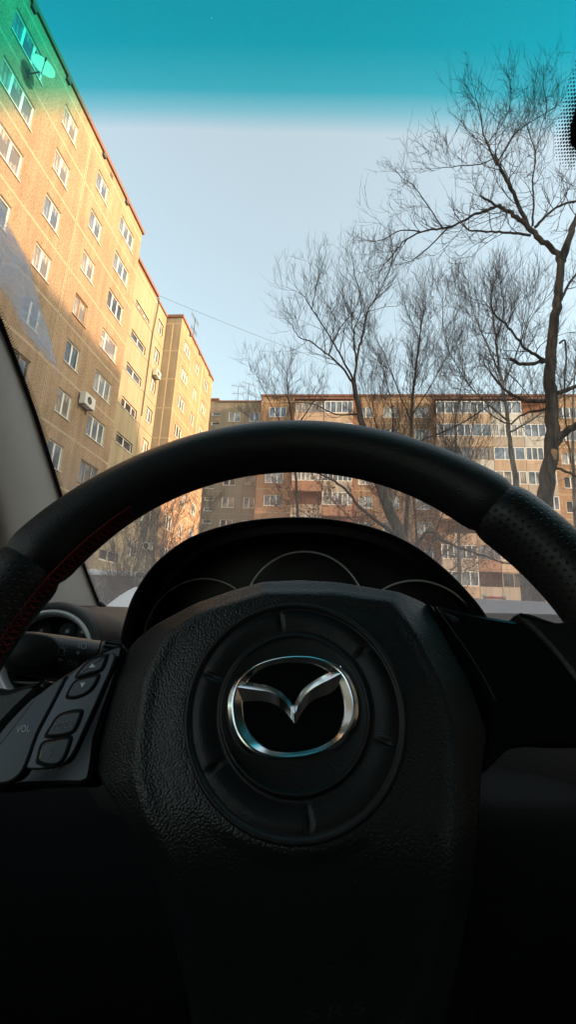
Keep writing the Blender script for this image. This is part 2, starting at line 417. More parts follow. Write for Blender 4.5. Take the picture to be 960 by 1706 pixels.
mb = MB(); mb.add([(-8.55, YF, -H), (-8.55, YG, -H), (-8.55, YG, 26.15), (-8.55, YF, 26.15)], [(0, 1, 2, 3)]); mb.build('wall', M['far_brown'], B)
w3 = Wall(frB, -3.9, 3.0, -H, 26.15); w3.build('wall', [M['far_brick']]*4, B, label='red brick wall behind the balconies')
w4 = Wall(frB, 3.0, 12.0, -H, 26.15)
for z in ROWS:
    for a, b_ in ((3.4, 5.0), (6.2, 8.0), (9.9, 11.6)): w4.win(a, b_, z-.68, z+.68, '2')
w4.hj = JO; w4.build('wall', [M['far_brown'], M['reveal'], M['joint'], M['joint_dark']], B)
for w in w4.w: window(frB, w, B, rnd)
w5 = Wall(frB, 12.0, 25.0, -H, 26.15); w5.build('wall', [M['far_brick']]*4, B)
w6 = Wall(frB, 25.0, 46.0, -H, 26.15)
for z in ROWS:
    for a, b_ in ((26.0, 28.2), (30.4, 31.8), (34.5, 36.5)): w6.win(a, b_, z-.68, z+.68, '3' if b_-a > 1.8 else '2')
w6.hj = JO; w6.build('wall', [M['far_brown'], M['reveal'], M['joint'], M['joint_dark']], B)
for w in w6.w:
    if w[0] < 30: window(frB, w, B, rnd)
M['far_white'] = pebble('repainted balcony panels', (.52, .50, .46), dark=.9, var=.1)
M['far_red'] = pebble('rust red balcony panels', (.36, .21, .15), dark=.85, var=.1)
def balcony(u0, u1, z, seg, pm, glazed=True):
    """a balcony of one storey: slab, parapet; glazing with its panes as sub-part"""
    x_ = rnd.random(); pm = M['far_white'] if x_ < .1 else M['far_red'] if x_ < .16 else M['far_concrete'] if x_ < .36 else pm; seg = max(2, seg+rnd.choice((-1, 0, 0, 1, 2)))
    b = MB(); b.box(u0, u1, YB, YF-.005, z-1.95, z-1.8); b.box(u0, u1, YB, YB+.09, z-1.8, z-.72)
    b.box(u0, u0+.09, YB+.09, YF-.005, z-1.8, z-.72); b.box(u1-.09, u1, YB+.09, YF-.005, z-1.8, z-.72)
    o = b.build('balcony', pm, B)
    if glazed:
        g_ = MB(); p_ = MB(); n_ = seg; w_ = (u1-u0)/n_
        g_.box(u0+.003, u1-.003, YB+.01, YB+.08, z-.72, z-.64); g_.box(u0+.003, u1-.003, YB+.01, YB+.08, z+.72, z+.82)
        for k in range(n_+1): x = min(u0+k*w_, u1-.1); g_.box(x+.004, x+.1, YB+.01, YB+.08, z-.64, z+.72)
        p_.box(u0+.05, u1-.05, YB+.04, YB+.055, z-.64, z+.72)
        f_ = g_.build('balcony_glazing', M['wood'] if rnd.random() < .15 else M['pvc'], o); p_.build('pane', M[rnd.choices(['pane_curtain', 'pane_dark', 'pane_sky'], [2, 3, 4])[0]], f_)
for i, z in enumerate(ROWS):
    balcony(-4.25, -.8, z, 5, M['far_cream'] if i < 2 else M['far_concrete'], i != 4 and i != 6); balcony(-.75, 2.6, z, 5, M['far_cream'] if i < 2 else M['far_concrete'], i % 3 != 2)
    for j, (a, b_, s_) in enumerate(((12.15, 15.9, 4), (15.95, 18.2, 3), (18.25, 21.6, 4), (21.65, 24.7, 5))):
        balcony(a, b_, z, s_, M['far_cream'] if (i+j) % 3 or i < 6 and j < 2 else M['far_concrete'], (i*3+j*5) % 11 != 4)
mb = MB(); mb.box(-22, -14.3, YG-.1, 62, 26.4, 26.6); mb.box(-22, -14.3, YG, 62, 26.1, 26.4); mb.box(-14.3, -8.68, YG-.12, 62, 26.1, 26.28)
mb.box(-8.67, 46.1, YF-.14, 62, 26.15, 26.36); mb.box(-4.35, 2.7, YB-.05, YF-.15, 25.15, 25.3); mb.box(12.05, 24.8, YB-.05, YF-.15, 25.15, 25.3)
mb.build('roof', M['cornice'], B)
mb = MB()
for k in range(16): mb.box(-6.9+3.3*k, -6.5+3.3*k, YF-.17, YF+.1, 25.86, 26.13)
mb.build('roof_vent', M['grille'], B)
antenna(-12.1, YG+.8, 26.28, 2.6, 'short spiky antenna on the grey end of the far roof', R(10), 7)
antenna(-10.9, YG+1.6, 26.28, 3.4, 'taller antenna standing right of the short one on the far roof', R(30), 6)
# --- unseen block to the right, its end and low step shaped to shade the yard
Cb = empty('apartment_building', (36, 0, -H)); tag(Cb, 'unseen apartment block on the right, shaped to shade the left block', 'apartment building')
frC = lambda u, v, n_: np.array([30-n_, u, v])
w7 = Wall(frC, -70, 22, -H, 26.15)
for z in ROWS:
    for k in range(22): w7.win(-66+k*4, -64.2+k*4, z-.66, z+.66, '2')
w7.hj = JO; w7.build('wall', [M['far_brown'], M['pane_dark'], M['joint'], M['joint_dark']], Cb)
mb = MB(); mb.box(30.2, 42, -70, 22, -H, 26.15); mb.box(30.0, 42, 22.01, 26.5, -H, 19.3); mb.build('wall', M['far_grey'], Cb)
mb = MB(); mb.box(29.9, 42.1, -70, 22.1, 26.16, 26.35); mb.build('roof', M['cornice'], Cb)

# --- cable across the yard
a_, c_ = np.array([XR+.1, 31.25, 26.45]), np.array([10, YF, 26.8]); P_ = []
for k in range(41):
    t = k/40; p = a_+(c_-a_)*t; p[2] -= 1.6*t*(1-t); P_.append(p)
b = MB(); b.tube(P_, .014, 5); tag(b.build('overhead_cable', M['grille']), 'thin dark cable running from the left roof across the sky', 'cable')

# ------------------------------------------------------------------ trees
def unit(v): return v/(np.linalg.norm(v)+1e-12)
class Tree:
    def __init__(s, seed, upward=.35, wig=.16): s.r = np.random.default_rng(seed); s.t = MB(); s.c = MB(); s.up = upward; s.wig = wig*.62
    def limb(s, pts, r0, r1, sides=8, spawn=None, trunk=True):
        P_ = cr(pts, 5); n_ = len(P_); L_ = sum(np.linalg.norm(P_[i+1]-P_[i]) for i in range(n_-1))
        P_ = [p+s.r.normal(size=3)*min(r0, .05)*.25*(0 < i < n_-1) for i, p in enumerate(P_)]
        rad = [r0+(r1-r0)*(i/(n_-1))**(.6 if r0 > .1 else .8) for i in range(n_)]
        (s.t if trunk else s.c).tube(P_, rad, sides)
        if spawn:
            step, ln, lv = spawn[:3]; start = spawn[3] if len(spawn) > 3 else .15
            k = int(L_*(1-start)/step)
            for j in range(k):
                t = start+(1-start)*(j+s.r.random())/k; x = min(t*(n_-1), n_-1.01); i = int(x); q = P_[i]+(P_[i+1]-P_[i])*(x-i)
                s.side(q, unit(P_[i+1]-P_[i]), ln*1.12*(1.15-.5*t)*(.45+.95*s.r.random()), rad[i]*.45, lv)
            s.side(P_[-1], unit(P_[-1]-P_[-2]), ln*.8, r1*.9, lv, 0.15)
            s.side(P_[-1], unit(P_[-1]-P_[-2]), ln*.7, r1*.8, lv, 0.4)
        return P_
    def side(s, p, d, ln, r, lv, spread=.85):
        w = s.r.normal(size=3); w = unit(w-d*w.dot(d)); sp_ = spread*(.7+.6*s.r.random())
        dd = unit(d*math.cos(sp_)+w*math.sin(sp_)+np.array([0, 0, .12]))
        s.branch(p, dd, ln, max(min(r, .0040+.0038*lv*s.thick), s.minr*1.15), lv)
    def branch(s, p, d, ln, r, lv):
        n_ = 8 if lv else 5; P_ = [p]; st = ln/n_; bend = s.r.normal(size=3)*.07; up = s.up*(.25+.5*s.r.random())*.42
        for i in range(n_):
            d = unit(d+np.array([0, 0, up])+bend+s.r.normal(size=3)*s.wig*.6); p = p+d*st; P_.append(p)
        s.c.tube(P_, [max(r*(1-.8*(i/n_)), s.minr*(1-.45*i/n_)) for i in range(n_+1)], 4 if r > .010 else 3, caps=False)
        if lv <= 0: return
        k = s.kids[lv-1]
        for j in range(k):
            t = .12+.85*(j+s.r.random())/k; x = t*n_; i = min(int(x), n_-1); q = P_[i]+(P_[i+1]-P_[i])*(x-i)
            s.side(q, unit(P_[i+1]-P_[i]), ln*(.80-.3*t)*(.5+.9*s.r.random()), r*.6, lv-1, .6)
    minr = .004; kids = (5, 6); thick = 1.0
    def build(s, name, loc, bark_, twig_, label, cat='tree', group=None):
        o = empty(name, loc); tag(o, label, cat, group)
        if s.t.v: s.t.build('trunk', bark_, o, smooth=True)
        s.c.build('crown', twig_, o, smooth=True); return o
def pts(Y, *pp): return [at(p[0], p[1], Y+(p[2] if len(p) > 2 else 0)) for p in pp]

# big tree on the right
T = Tree(3, .5, .17); T.minr = .0032; T.kids = (3, 4); Y0 = 8.0
base = at(897, 1000, Y0); foot = np.array([base[0]-.05, Y0, -H-.1])
T.limb([foot, at(890, 1010, Y0), at(897, 930, Y0), at(907, 850, Y0), at(916, 780, Y0), at(921, 700, Y0), at(917, 620, Y0), at(924, 540, Y0), at(932, 480, Y0), at(937, 430, Y0), at(950, 395, Y0)], .22, .060, 14)
T.limb(pts(Y0, (937, 440), (925, 420), (900, 398), (880, 378)), .058, .05, 10)
T.limb(pts(Y0, (938, 436), (950, 395), (965, 360, .2), (985, 320, .4)), .075, .05, 10, (.22, 1.2, 2, .4))
T.limb(pts(Y0, (880, 378), (862, 335, -.1), (848, 305, -.15), (832, 278, -.2), (826, 258, -.2)), .042, .030, 8, (.2, 1.1, 2))
T.limb(pts(Y0, (828, 275, -.2), (815, 245, -.3), (806, 220, -.35), (801, 190, -.4), (795, 168, -.5)), .022, .008, 5, (.12, .9, 2))
T.limb(pts(Y0, (830, 270, -.2), (845, 245, 0), (862, 220, .2), (890, 200, .3), (925, 180, .5)), .02, .008, 5, (.12, .8, 2))
T.limb(pts(Y0, (880, 378), (862, 362), (848, 352, .1), (832, 345, .15), (808, 352, .3), (780, 364, .5), (745, 380, .7), (702, 386, .9), (670, 405, 1.1), (655, 425, 1.2)), .05, .014, 8, (.16, 1.05, 2))
T.limb(pts(Y0, (836, 347, .1), (820, 338, -.1), (803, 328, -.2)), .03, .022, 6, (.25, .7, 1))
T.limb(pts(Y0, (748, 378, .7), (725, 402, .8), (700, 425, .9), (684, 436, .9)), .02, .009, 5, (.18, .8, 2))
T.limb(pts(Y0, (700, 386, .9), (668, 384, 1), (642, 398, 1.2), (625, 402, 1.3)), .018, .007, 5, (.13, .8, 2))
T.limb(pts(Y0, (740, 382, .7), (708, 335, .5), (688, 308, .4), (672, 298, .3)), .016, .007, 5, (.14, .8, 2))
T.limb(pts(Y0, (884, 392, 0), (850, 388, -.3), (820, 386, -.5), (782, 384, -.7)), .028, .016, 6, (.2, .8, 2))
T.limb(pts(Y0, (888, 376, 0), (890, 335, .2), (888, 300, .3), (893, 255, .4), (880, 215, .4)), .024, .010, 6, (.13, 1.0, 2))
T.limb(pts(Y0, (893, 378, 0), (915, 355, .2), (940, 340, .4), (975, 332, .6)), .035, .02, 6, (.16, .9, 2))
T.limb(pts(Y0, (826, 262, -.2), (800, 274, -.5), (770, 276, -.8), (735, 280, -1)), .014, .006, 5, (.13, .8, 2))
T.limb(pts(Y0, (893, 258, .4), (902, 215, .4), (912, 180, .5), (905, 140, .5)), .010, .006, 5, (.13, .8, 2))
T.limb(pts(Y0, (812, 240, -.3), (838, 205, -.2), (852, 170, -.1), (850, 140, -.1)), .011, .006, 5, (.13, .8, 2))
T.limb(pts(Y0, (907, 600), (890, 590, -.4), (872, 575, -.6), (848, 545, -.8), (822, 520, -1)), .035, .016, 6, (.2, .8, 2))
T.limb(pts(Y0, (910, 600), (890, 606, -.2), (868, 606, -.4), (852, 598, -.6)), .04, .028, 6, (.3, .6, 1))
T.limb(pts(Y0, (908, 668), (880, 668, .2), (860, 660, .3), (835, 642, .5), (818, 620, .6)), .045, .02, 7, (.2, .9, 2))
T.limb(pts(Y0, (912, 680), (895, 685, .2), (872, 690, .3), (848, 706, .4), (820, 692, .5)), .03, .012, 6, (.22, .7, 2))
T.limb(pts(Y0, (928, 655), (950, 648, .3), (985, 635, .6)), .05, .035, 7, (.3, .6, 1))
T.limb(pts(Y0, (925, 740), (940, 722, -.1), (965, 705, -.2), (990, 690, -.2)), .075, .055, 8, (.4, .6, 1))
T.limb(pts(Y0, (933, 572), (942, 568), (944, 590), (941, 650), (945, 710), (952, 770)), .022, .010, 5, (.3, .5, 1))
T.limb(pts(Y0, (936, 500), (950, 470, .2), (975, 440, .4)), .03, .02, 6, (.2, .8, 2))
T.limb(pts(Y0, (925, 780), (945, 786, -.2), (975, 800, -.4)), .03, .02, 6, (.3, .6, 1))
tr = T.build('bare_tree', (float(foot[0]), Y0, -H), M['bark'], M['twig'], 'large dark leafless tree with a thick trunk nearest on the right')
b = MB(); q = at(924, 757, Y0-.165)
b.add([q+np.array([math.cos(k)*.055*(1+.3*math.sin(3*k)), -.015+.01*math.cos(k), math.sin(k)*.13*(1+.2*math.cos(2*k))]) for k in np.linspace(0, 6.28, 15)[:-1]]+[q+np.array([0, -.03, 0])], [(i, (i+1) % 14, 14) for i in range(14)])
b.build('branch_scar', M['bark_wound'], tr)

# middle tree with a leaning forked trunk
T = Tree(8, .7, .12); T.minr = .0040; T.kids = (4, 4); Y0 = 13.0
foot = np.array([at(700, 1000, Y0)[0]+.2, Y0, -H-.1])
T.limb([foot, at(690, 960, Y0), at(668, 895, Y0), at(645, 840, Y0), at(628, 800, Y0), at(612, 745, Y0), at(600, 690, Y0), at(591, 645, Y0), at(588, 630, Y0)], .26, .062, 12)
T.limb(pts(Y0, (591, 642), (570, 612), (548, 592), (520, 570, .3), (500, 563, .4), (490, 550, .5)), .042, .012, 7, (.17, 1.4, 2))
T.limb(pts(Y0, (588, 632), (572, 600), (556, 572, -.3), (540, 545, -.5), (520, 515, -.7), (505, 492, -.8)), .038, .011, 7, (.16, 1.5, 2))
T.limb(pts(Y0, (590, 640), (594, 600), (604, 560, .2), (612, 520, .4), (628, 495, .5), (645, 460, .6), (655, 432, .7)), .045, .012, 7, (.16, 1.5, 2))
T.limb(pts(Y0, (594, 605), (590, 570, -.3), (592, 545, -.4), (602, 520, -.4), (600, 490, -.4), (590, 450, -.4)), .03, .010, 7, (.16, 1.5, 2))
T.limb(pts(Y0, (548, 592), (560, 560), (572, 540), (590, 520)), .03, .012, 6, (.2, 1.1, 2))
T.limb(pts(Y0, (520, 515, -.7), (527, 480, -.7), (532, 455, -.7)), .02, .01, 6, (.2, 1.1, 2))
T.limb(pts(Y0, (612, 520, .4), (640, 512, .6), (662, 510, .8)), .012, .007, 5, (.4, .6, 1))
T.limb(pts(Y0, (668, 895), (640, 878, -.6), (605, 850, -1), (575, 815, -1.4), (545, 795, -1.6), (515, 782, -1.8)), .07, .02, 7, (.35, .9, 1))
T.limb(pts(Y0, (690, 915), (715, 885, -.5), (745, 905, -1), (790, 920, -1.3), (840, 938, -1.6), (880, 940, -1.8)), .06, .014, 7, (.4, .7, 1))
T.limb(pts(Y0, (640, 830), (655, 760, .3), (700, 735, .6), (770, 705, 1), (830, 665, 1.2)), .05, .016, 7, (.3, .9, 2))
T.limb(pts(Y0, (600, 690), (560, 690, .3), (520, 672, .6), (480, 672, .8)), .03, .01, 6, (.35, .9, 2))
T.build('bare_tree', (float(foot[0]), Y0, -H), M['bark'], M['twig'], 'forked leafless tree whose leaning trunk shows above the dashboard hood')

# smaller trees behind
T = Tree(21, .6, .15); T.minr = .0046; T.kids = (5, 6); Y0 = 17.0
foot = np.array([at(670, 1000, Y0)[0], Y0, -H-.1])
T.limb([foot, at(676, 900, Y0), at(684, 760, Y0), at(688, 660, Y0), at(694, 610, Y0), at(700, 560, Y0), at(706, 520, Y0)], .13, .02, 8, (.25, 1.9, 2, .45))
T.limb(pts(Y0, (684, 700), (660, 640), (640, 590, .5), (625, 560, .8)), .032, .010, 6, (.22, 1.7, 2))
T.limb(pts(Y0, (688, 690), (720, 640), (742, 600, .5), (760, 575, .8)), .032, .010, 6, (.22, 1.7, 2))
T.limb(pts(Y0, (640, 740), (620, 690, -.5), (605, 650, -.8)), .03, .012, 6, (.25, 1.4, 2))
T.build('bare_tree', (float(foot[0]), Y0, -H), M['bark'], M['twig'], 'slender leafless tree standing between the forked tree and the big one')
T = Tree(34, .6, .17); T.minr = .0042; T.kids = (5, 6); Y0 = 14.0
foot = np.array([at(875, 1000, Y0)[0], Y0, -H-.1])
T.limb([foot, at(866, 860, Y0), at(858, 790, Y0), at(850, 730, Y0), at(842, 670, Y0), at(832, 610, Y0), at(826, 560, Y0), at(820, 510, Y0)], .13, .025, 9, (.24, 1.6, 2, .5))
T.limb(pts(Y0, (832, 620), (806, 560), (790, 520, .4), (782, 480, .6)), .032, .010, 6, (.18, 1.6, 2))
T.limb(pts(Y0, (838, 640), (862, 590), (872, 540, .4), (880, 500, .6)), .032, .010, 6, (.18, 1.5, 2))
T.limb(pts(Y0, (845, 700), (800, 660, -.5), (775, 630, -.8), (745, 575, -1), (738, 505, -1)), .032, .010, 6, (.2, 1.5, 2))
T.limb(pts(Y0, (826, 570), (840, 520), (834, 470, .4)), .03, .015, 6, (.2, 1.4, 2))
T.limb(pts(Y0, (850, 720), (900, 690, .6), (950, 640, 1), (985, 570, 1.2)), .04, .015, 6, (.24, 1.4, 2))
T.build('bare_tree', (float(foot[0]), Y0, -H), M['bark_pale'], M['twig'], 'pale barked leafless tree just left of the thick dark trunk')
T = Tree(40, .6, .15); T.minr = .0055; T.kids = (4, 4); Y0 = 20.0
foot = np.array([at(500, 1000, Y0)[0], Y0, -H-.1])
T.limb([foot, at(497, 900, Y0), at(492, 780, Y0), at(486, 700, Y0), at(480, 655, Y0), at(478, 620, Y0)], .11, .02, 8, (.3, 1.7, 2, .5))
T.limb(pts(Y0, (490, 745), (460, 690), (440, 650, .5), (425, 620, .8)), .03, .010, 6, (.24, 1.6, 2))
T.limb(pts(Y0, (488, 720), (515, 680), (535, 645, .5)), .04, .014, 6, (.26, 1.5, 2))
T.limb(pts(Y0, (488, 740), (450, 720), (410, 690, .5)), .03, .012, 6, (.3, 1.2, 2))
T.build('bare_tree', (float(foot[0]), Y0, -H), M['bark'], M['twig'], 'small leafless tree whose crown stands against the brown roof corner')
T = Tree(55, .5, .15); T.minr = .006; T.kids = (4, 5); Y0 = 24.0
foot = np.array([at(965, 1000, Y0)[0], Y0, -H-.1])
T.limb([foot, at(960, 860, Y0), at(955, 700, Y0), at(960, 600, Y0)], .16, .03, 8, (.4, 2, 2, .4))
T.limb(pts(Y0, (958, 760), (920, 700), (890, 650, .5)), .03, .010, 6, (.3, 1.8, 2))
T.build('bare_tree', (float(foot[0]), Y0, -H), M['bark_pale'], M['twig'], 'leafless tree half outside the frame behind the thick dark trunk')

for sd_, px, Y0, lab, pp in ((91, 765, 22.0, 'thin leafless tree standing in front of the pale balconies', ((760, 700), (775, 620), (735, 640), (800, 640), (725, 690), (815, 700))),
                              (92, 655, 21.0, 'thin leafless tree close before the brown middle of the far building', ((655, 690), (640, 620), (620, 660), (685, 640), (605, 700), (710, 700)))):
    T = Tree(sd_, .6, .15); T.minr = .0055; T.kids = (5, 5); foot = np.array([at(px, 1000, Y0)[0], Y0, -H-.1])
    T.limb([foot, at(px, 880, Y0), at(px-4, 780, Y0), at(*pp[0], Y0), at(*pp[1], Y0)], .12, .02, 8, (.3, 1.8, 2, .35))
    for q in pp[2:]: T.limb([at(px, 840, Y0), at((px+q[0])/2-3, 760, Y0+.3), at(*q, Y0+.5*T.r.normal())], .04, .010, 6, (.25, 1.6, 2, .15))
    T.build('bare_tree', (float(foot[0]), Y0, -H), M['bark_pale'], M['twig'], lab)
# the tree that kept its dead brown leaves
T = Tree(61, .35, .2); T.minr = .007; T.kids = (4, 4); Y0 = 26.0
fx = at(690, 900, Y0)[0]; foot = np.array([fx, Y0, -H-.1])
T.limb([foot, np.array([fx, Y0, 1.5]), np.array([fx+.2, Y0, 4]), np.array([fx, Y0, 8])], .22, .05, 8, (.22, 2.6, 2, .15))
for dx, dz in ((-3.4, 5.2), (3.0, 5.2), (-1.8, 7.5), (2.2, 7.4), (-2.8, 3.4), (3.2, 3.2), (-5.2, 7.2), (-6.2, 4.6), (-4.6, 2.6), (-7.6, 6.6)):
    T.limb([np.array([fx, Y0, 1.6]), np.array([fx+dx*.5, Y0+.6*T.r.normal(), dz*.62+.4]), np.array([fx+dx, Y0+.9*T.r.normal(), dz])], .07, .015, 6, (.24, 1.7, 2, .2))
tr = T.build('leafy_brown_tree', (float(fx), Y0, -H), M['bark'], M['twig_brown'], 'broad tree still covered in dead rusty brown leaves above the gauges', 'tree')
lf = MB(); vv = np.array(T.c.v); rr_ = T.r
for i in rr_.choice(len(vv), 15000):
    p = vv[i]+rr_.normal(size=3)*.06
    if p[2] < .8: continue
    a = unit(rr_.normal(size=3)); c = unit(np.cross(a, rr_.normal(size=3))); s_ = .035+.045*rr_.random()
    p = p-np.array([0, 0, .05]); lf.add([p-a*s_, p+c*s_*.6, p+a*s_, p-c*s_*.6], [(0, 1, 2), (0, 2, 3)])
o_ = lf.build('foliage', M['leaf'], tr)

# bare bushes and low snow-topped sheds by the left block
def bush(px, Y, h, label, seed, n_=9, w=.5):
    T = Tree(seed, .45, .16); T.minr = .005; T.kids = (4, 4); x = at(px, 1000, Y)[0]
    for k in range(n_):
        dx, dy = T.r.normal()*w, T.r.normal()*w*.6
        T.limb([np.array([x+dx*.15, Y+dy*.15, -H-.05]), np.array([x+dx*.5, Y+dy*.5, -H+h*.4]), np.array([x+dx*1.3, Y+dy*1.2, -H+h*(.75+.25*T.r.random())])], .025, .008, 5, (.2, .8, 2, .25), trunk=False)
    T.build('bare_bush', (float(x), Y, -H), M['bark'], M['twig'], label, 'bush', 'bare bushes by the left block')
bush(205, 17, 5.0, 'leftmost bare bush under the steering wheel rim', 71, 7, .8)
bush(262, 16, 5.6, 'tallest bare bush in front of the grey end wall', 72, 8, .9)
bush(325, 21, 4.2, 'small bare bush at the corner of the sunlit bay', 73, 7, 1.0)
gb = empty('garage', (-9.2, 18.5, -H)); tag(gb, 'low grey metal garage with snow on its roof by the left block', 'garage')
b = MB(); b.box(-12.0, -7.9, 17.4, 22, -H, .38*3.0+.1)
for k in range(12): b.box(-11.9+k*.34, -11.86+k*.34, 17.37, 17.4, -H+.05, 1.2)
b.build('body', M['garage'], gb)
b = MB(); rows = []
for i in range(30):
    rows.append([(-12.1+4.3*i/29, y_, z_+.04*math.sin(i*1.3)*(z_ > 1.3)) for y_, z_ in ((17.3, 1.241), (17.28, 1.36), (17.5, 1.46), (22.1, 1.5))])
b.grid(rows); b.build('snow_cover', M['snow'], gb, smooth=True)
# hedge behind
hb = empty('bare_hedge', (-9.8, 22, -H))
hb.name = 'bare_hedge'
T = Tree(80, .5, .2); T.minr = .006; T.kids = (3, 4)
for k in range(26):
    x = -9.6+k*.22; T.limb([np.array([x, 15.6+.2*T.r.normal(), -H-.05]), np.array([x+.1*T.r.normal(), 15.6, -H+.8]), np.array([x+.25*T.r.normal(), 15.6+.2*T.r.normal(), -H+1.5])], .015, .006, 4, (.16, .55, 2, .1), trunk=False)
T.c.build('twigs', M['twig'], hb, smooth=True); tag(hb, 'low dense bare hedge in front of the grey garage', 'hedge')

# exercise bar
eb = empty('exercise_bar', (4.2, 11, -H)); tag(eb, 'red horizontal exercise bar with pale end knobs beyond the bonnet', 'exercise bar')
p0, p1 = at(808, 995, 11), at(841, 996, 11); p1[2] = p0[2]
b = MB(); b.tube([p0, p1], .028, 10); b.build('crossbar', M['red_paint'], eb)
for p in (p0, p1):
    b = MB(); b.tube([(p[0], 11, -H-.1), (p[0], 11, p0[2]-.02)], .03, 8); b.build('post', M['steel'], eb)
    b = MB(); b.tube([(p[0]-.045, 11, p0[2]+.02), (p[0]-.03, 11, p0[2]+.03), (p[0]+.03, 11, p0[2]+.03), (p[0]+.045, 11, p0[2]+.02)], [.02, .045, .045, .02], 8); b.build('end_knob', M['white_plastic'], eb)

# ================================================================== THE CAR
car = empty('car', (.33, .6, -H))
tag(car, 'silver grey car seen from inside through its steering wheel and tinted windscreen', 'car')
CX = .33
# --- materials of the cabin
def leather(name, c, cell=420, strength=.6, rough=.42, dist=.0006, spec=.5, stretch=(1, 1, 1)):
    m = NT(name); co = m.n('ShaderNodeTexCoord'); mp = m.n('ShaderNodeMapping'); mp.inputs['Scale'].default_value = stretch
    m.l(co.outputs['Object'], mp.inputs['Vector'])
    nz = m.n('ShaderNodeTexNoise'); nz.inputs['Scale'].default_value = cell*.6; m.l(mp.outputs['Vector'], nz.inputs['Vector'])
    wv = m.n('ShaderNodeVectorMath', operation='MULTIPLY_ADD'); wv.inputs[1].default_value = (.00035*420/cell,)*3
    m.l(nz.outputs['Color'], wv.inputs[0]); m.l(mp.outputs['Vector'], wv.inputs[2])
    v = m.n('ShaderNodeTexVoronoi', feature='F1'); v.inputs['Scale'].default_value = cell; m.l(wv.outputs[0], v.inputs['Vector'])
    n2 = m.noise(9, 4)
    h = m.math('SUBTRACT', 1.0, m.math('MULTIPLY', v.outputs['Distance'], 1.3))
    m.set(Base_Color=m.ramp(n2.outputs['Fac'], [(.3, tuple(x*.85 for x in c)), (.7, tuple(x*1.15 for x in c))]).outputs['Color'],
          Roughness=m.math('ADD', m.math('MULTIPLY', n2.outputs['Fac'], .16), rough-.08))
    m.b.inputs['Specular IOR Level'].default_value = spec
    m.bump(h, strength, dist); return m.mat
M['pad'] = leather('grained black vinyl', (.013, .014, .016), 900, .42, .37, .0005, spec=.6)
M['rim'] = leather('smooth black leather', (.014, .014, .015), 900, .35, .42, .0004)
M['dash'] = leather('dashboard skin', (.035, .032, .030), 700, .5, .55, .0005)
M['knee'] = leather('knee panel skin', (.006, .006, .007), 800, .4, .62, .0004, spec=.2)  # colour darker than the dash, standing in for shade from the driver's body
M['black'] = plain('matt black plastic', (.012, .012, .013), .55, var=.1)
M['hood'] = plain('instrument hood black', (.010, .010, .011), .42, spec=.5)
M['gloss'] = plain('piano black', (.008, .008, .009), .12, var=.05)
M['satin'] = plain('satin black plastic', (.022, .023, .025), .36, var=.1, bump=.15, bscale=900)
M['switch'] = plain('grey satin switch', (.036, .038, .043), .2, .0, var=.1)
M['switch_trim'] = plain('silver switch surround', (.075, .078, .085), .2, .4, var=.08)
M['silver'] = plain('satin silver ring', (.58, .59, .61), .38, .45, var=.06)
M['dialring'] = plain('pale dial ring', (.85, .85, .82), .5, 0)
M['chrome'] = plain('worn chrome', (.92, .92, .93), .19, 1., var=.08, scale=60)
M['mark'] = plain('printed white mark', (.85, .87, .88), .6)
M['mark_dim'] = plain('worn grey mark', (.27, .28, .29), .6)
M['thread'] = plain('red thread', (.26, .035, .025), .8, spec=.2)
M['trim'] = plain('pale grey pillar trim', (.82, .81, .77), .8, var=.04, spec=.2, bump=.15, bscale=500)
M['liner'] = plain('headliner', (.25, .245, .23), .95, spec=.1)
M['paint'] = plain('silver grey car paint', (.21, .20, .215), .45, .2, var=.06, scale=3)
M['frost'] = plain('frosted car paint', (.74, .75, .78), .75, var=.06, scale=14, bump=.4, bscale=90)
M['frit'] = plain('black ceramic print', (.012, .010, .022), .6)
M['rubber'] = plain('rubber', (.02, .02, .02), .8, spec=.2)

# perforated leather of the grips, holes laid out along the rim's own UVs
def perforated():
    m = NT('perforated black leather'); uv = m.n('ShaderNodeUVMap', uv_map='UVMap'); sp = m.n('ShaderNodeSeparateXYZ'); m.l(uv.outputs['UV'], sp.inputs[0])
    p = .0050
    u_ = m.math('DIVIDE', sp.outputs[0], p); v_ = m.math('DIVIDE', sp.outputs[1], p*.8)
    row = m.math('MODULO', m.math('FLOOR', v_), 2.0); u2 = m.math('ADD', u_, m.math('MULTIPLY', row, .5))
    fu = m.math('SUBTRACT', m.math('FRACT', u2), .5); fv = m.math('MULTIPLY', m.math('SUBTRACT', m.math('FRACT', v_), .5), .8)
    d = m.math('SQRT', m.math('ADD', m.math('MULTIPLY', fu, fu), m.math('MULTIPLY', fv, fv)))
    k = m.n('ShaderNodeMapRange', interpolation_type='SMOOTHSTEP'); m.l(d, k.inputs['Value']); k.inputs['From Min'].default_value = .10; k.inputs['From Max'].default_value = .2
    m.set(Base_Color=m.mix(k.outputs[0], (.002, .002, .002), (.017, .017, .018)), Roughness=.4)
    h = m.math('ADD', k.outputs[0], m.math('MULTIPLY', m.noise(700, 2).outputs['Fac'], .25)); m.bump(h, .8, .0012); return m.mat
M['perf'] = perforated()

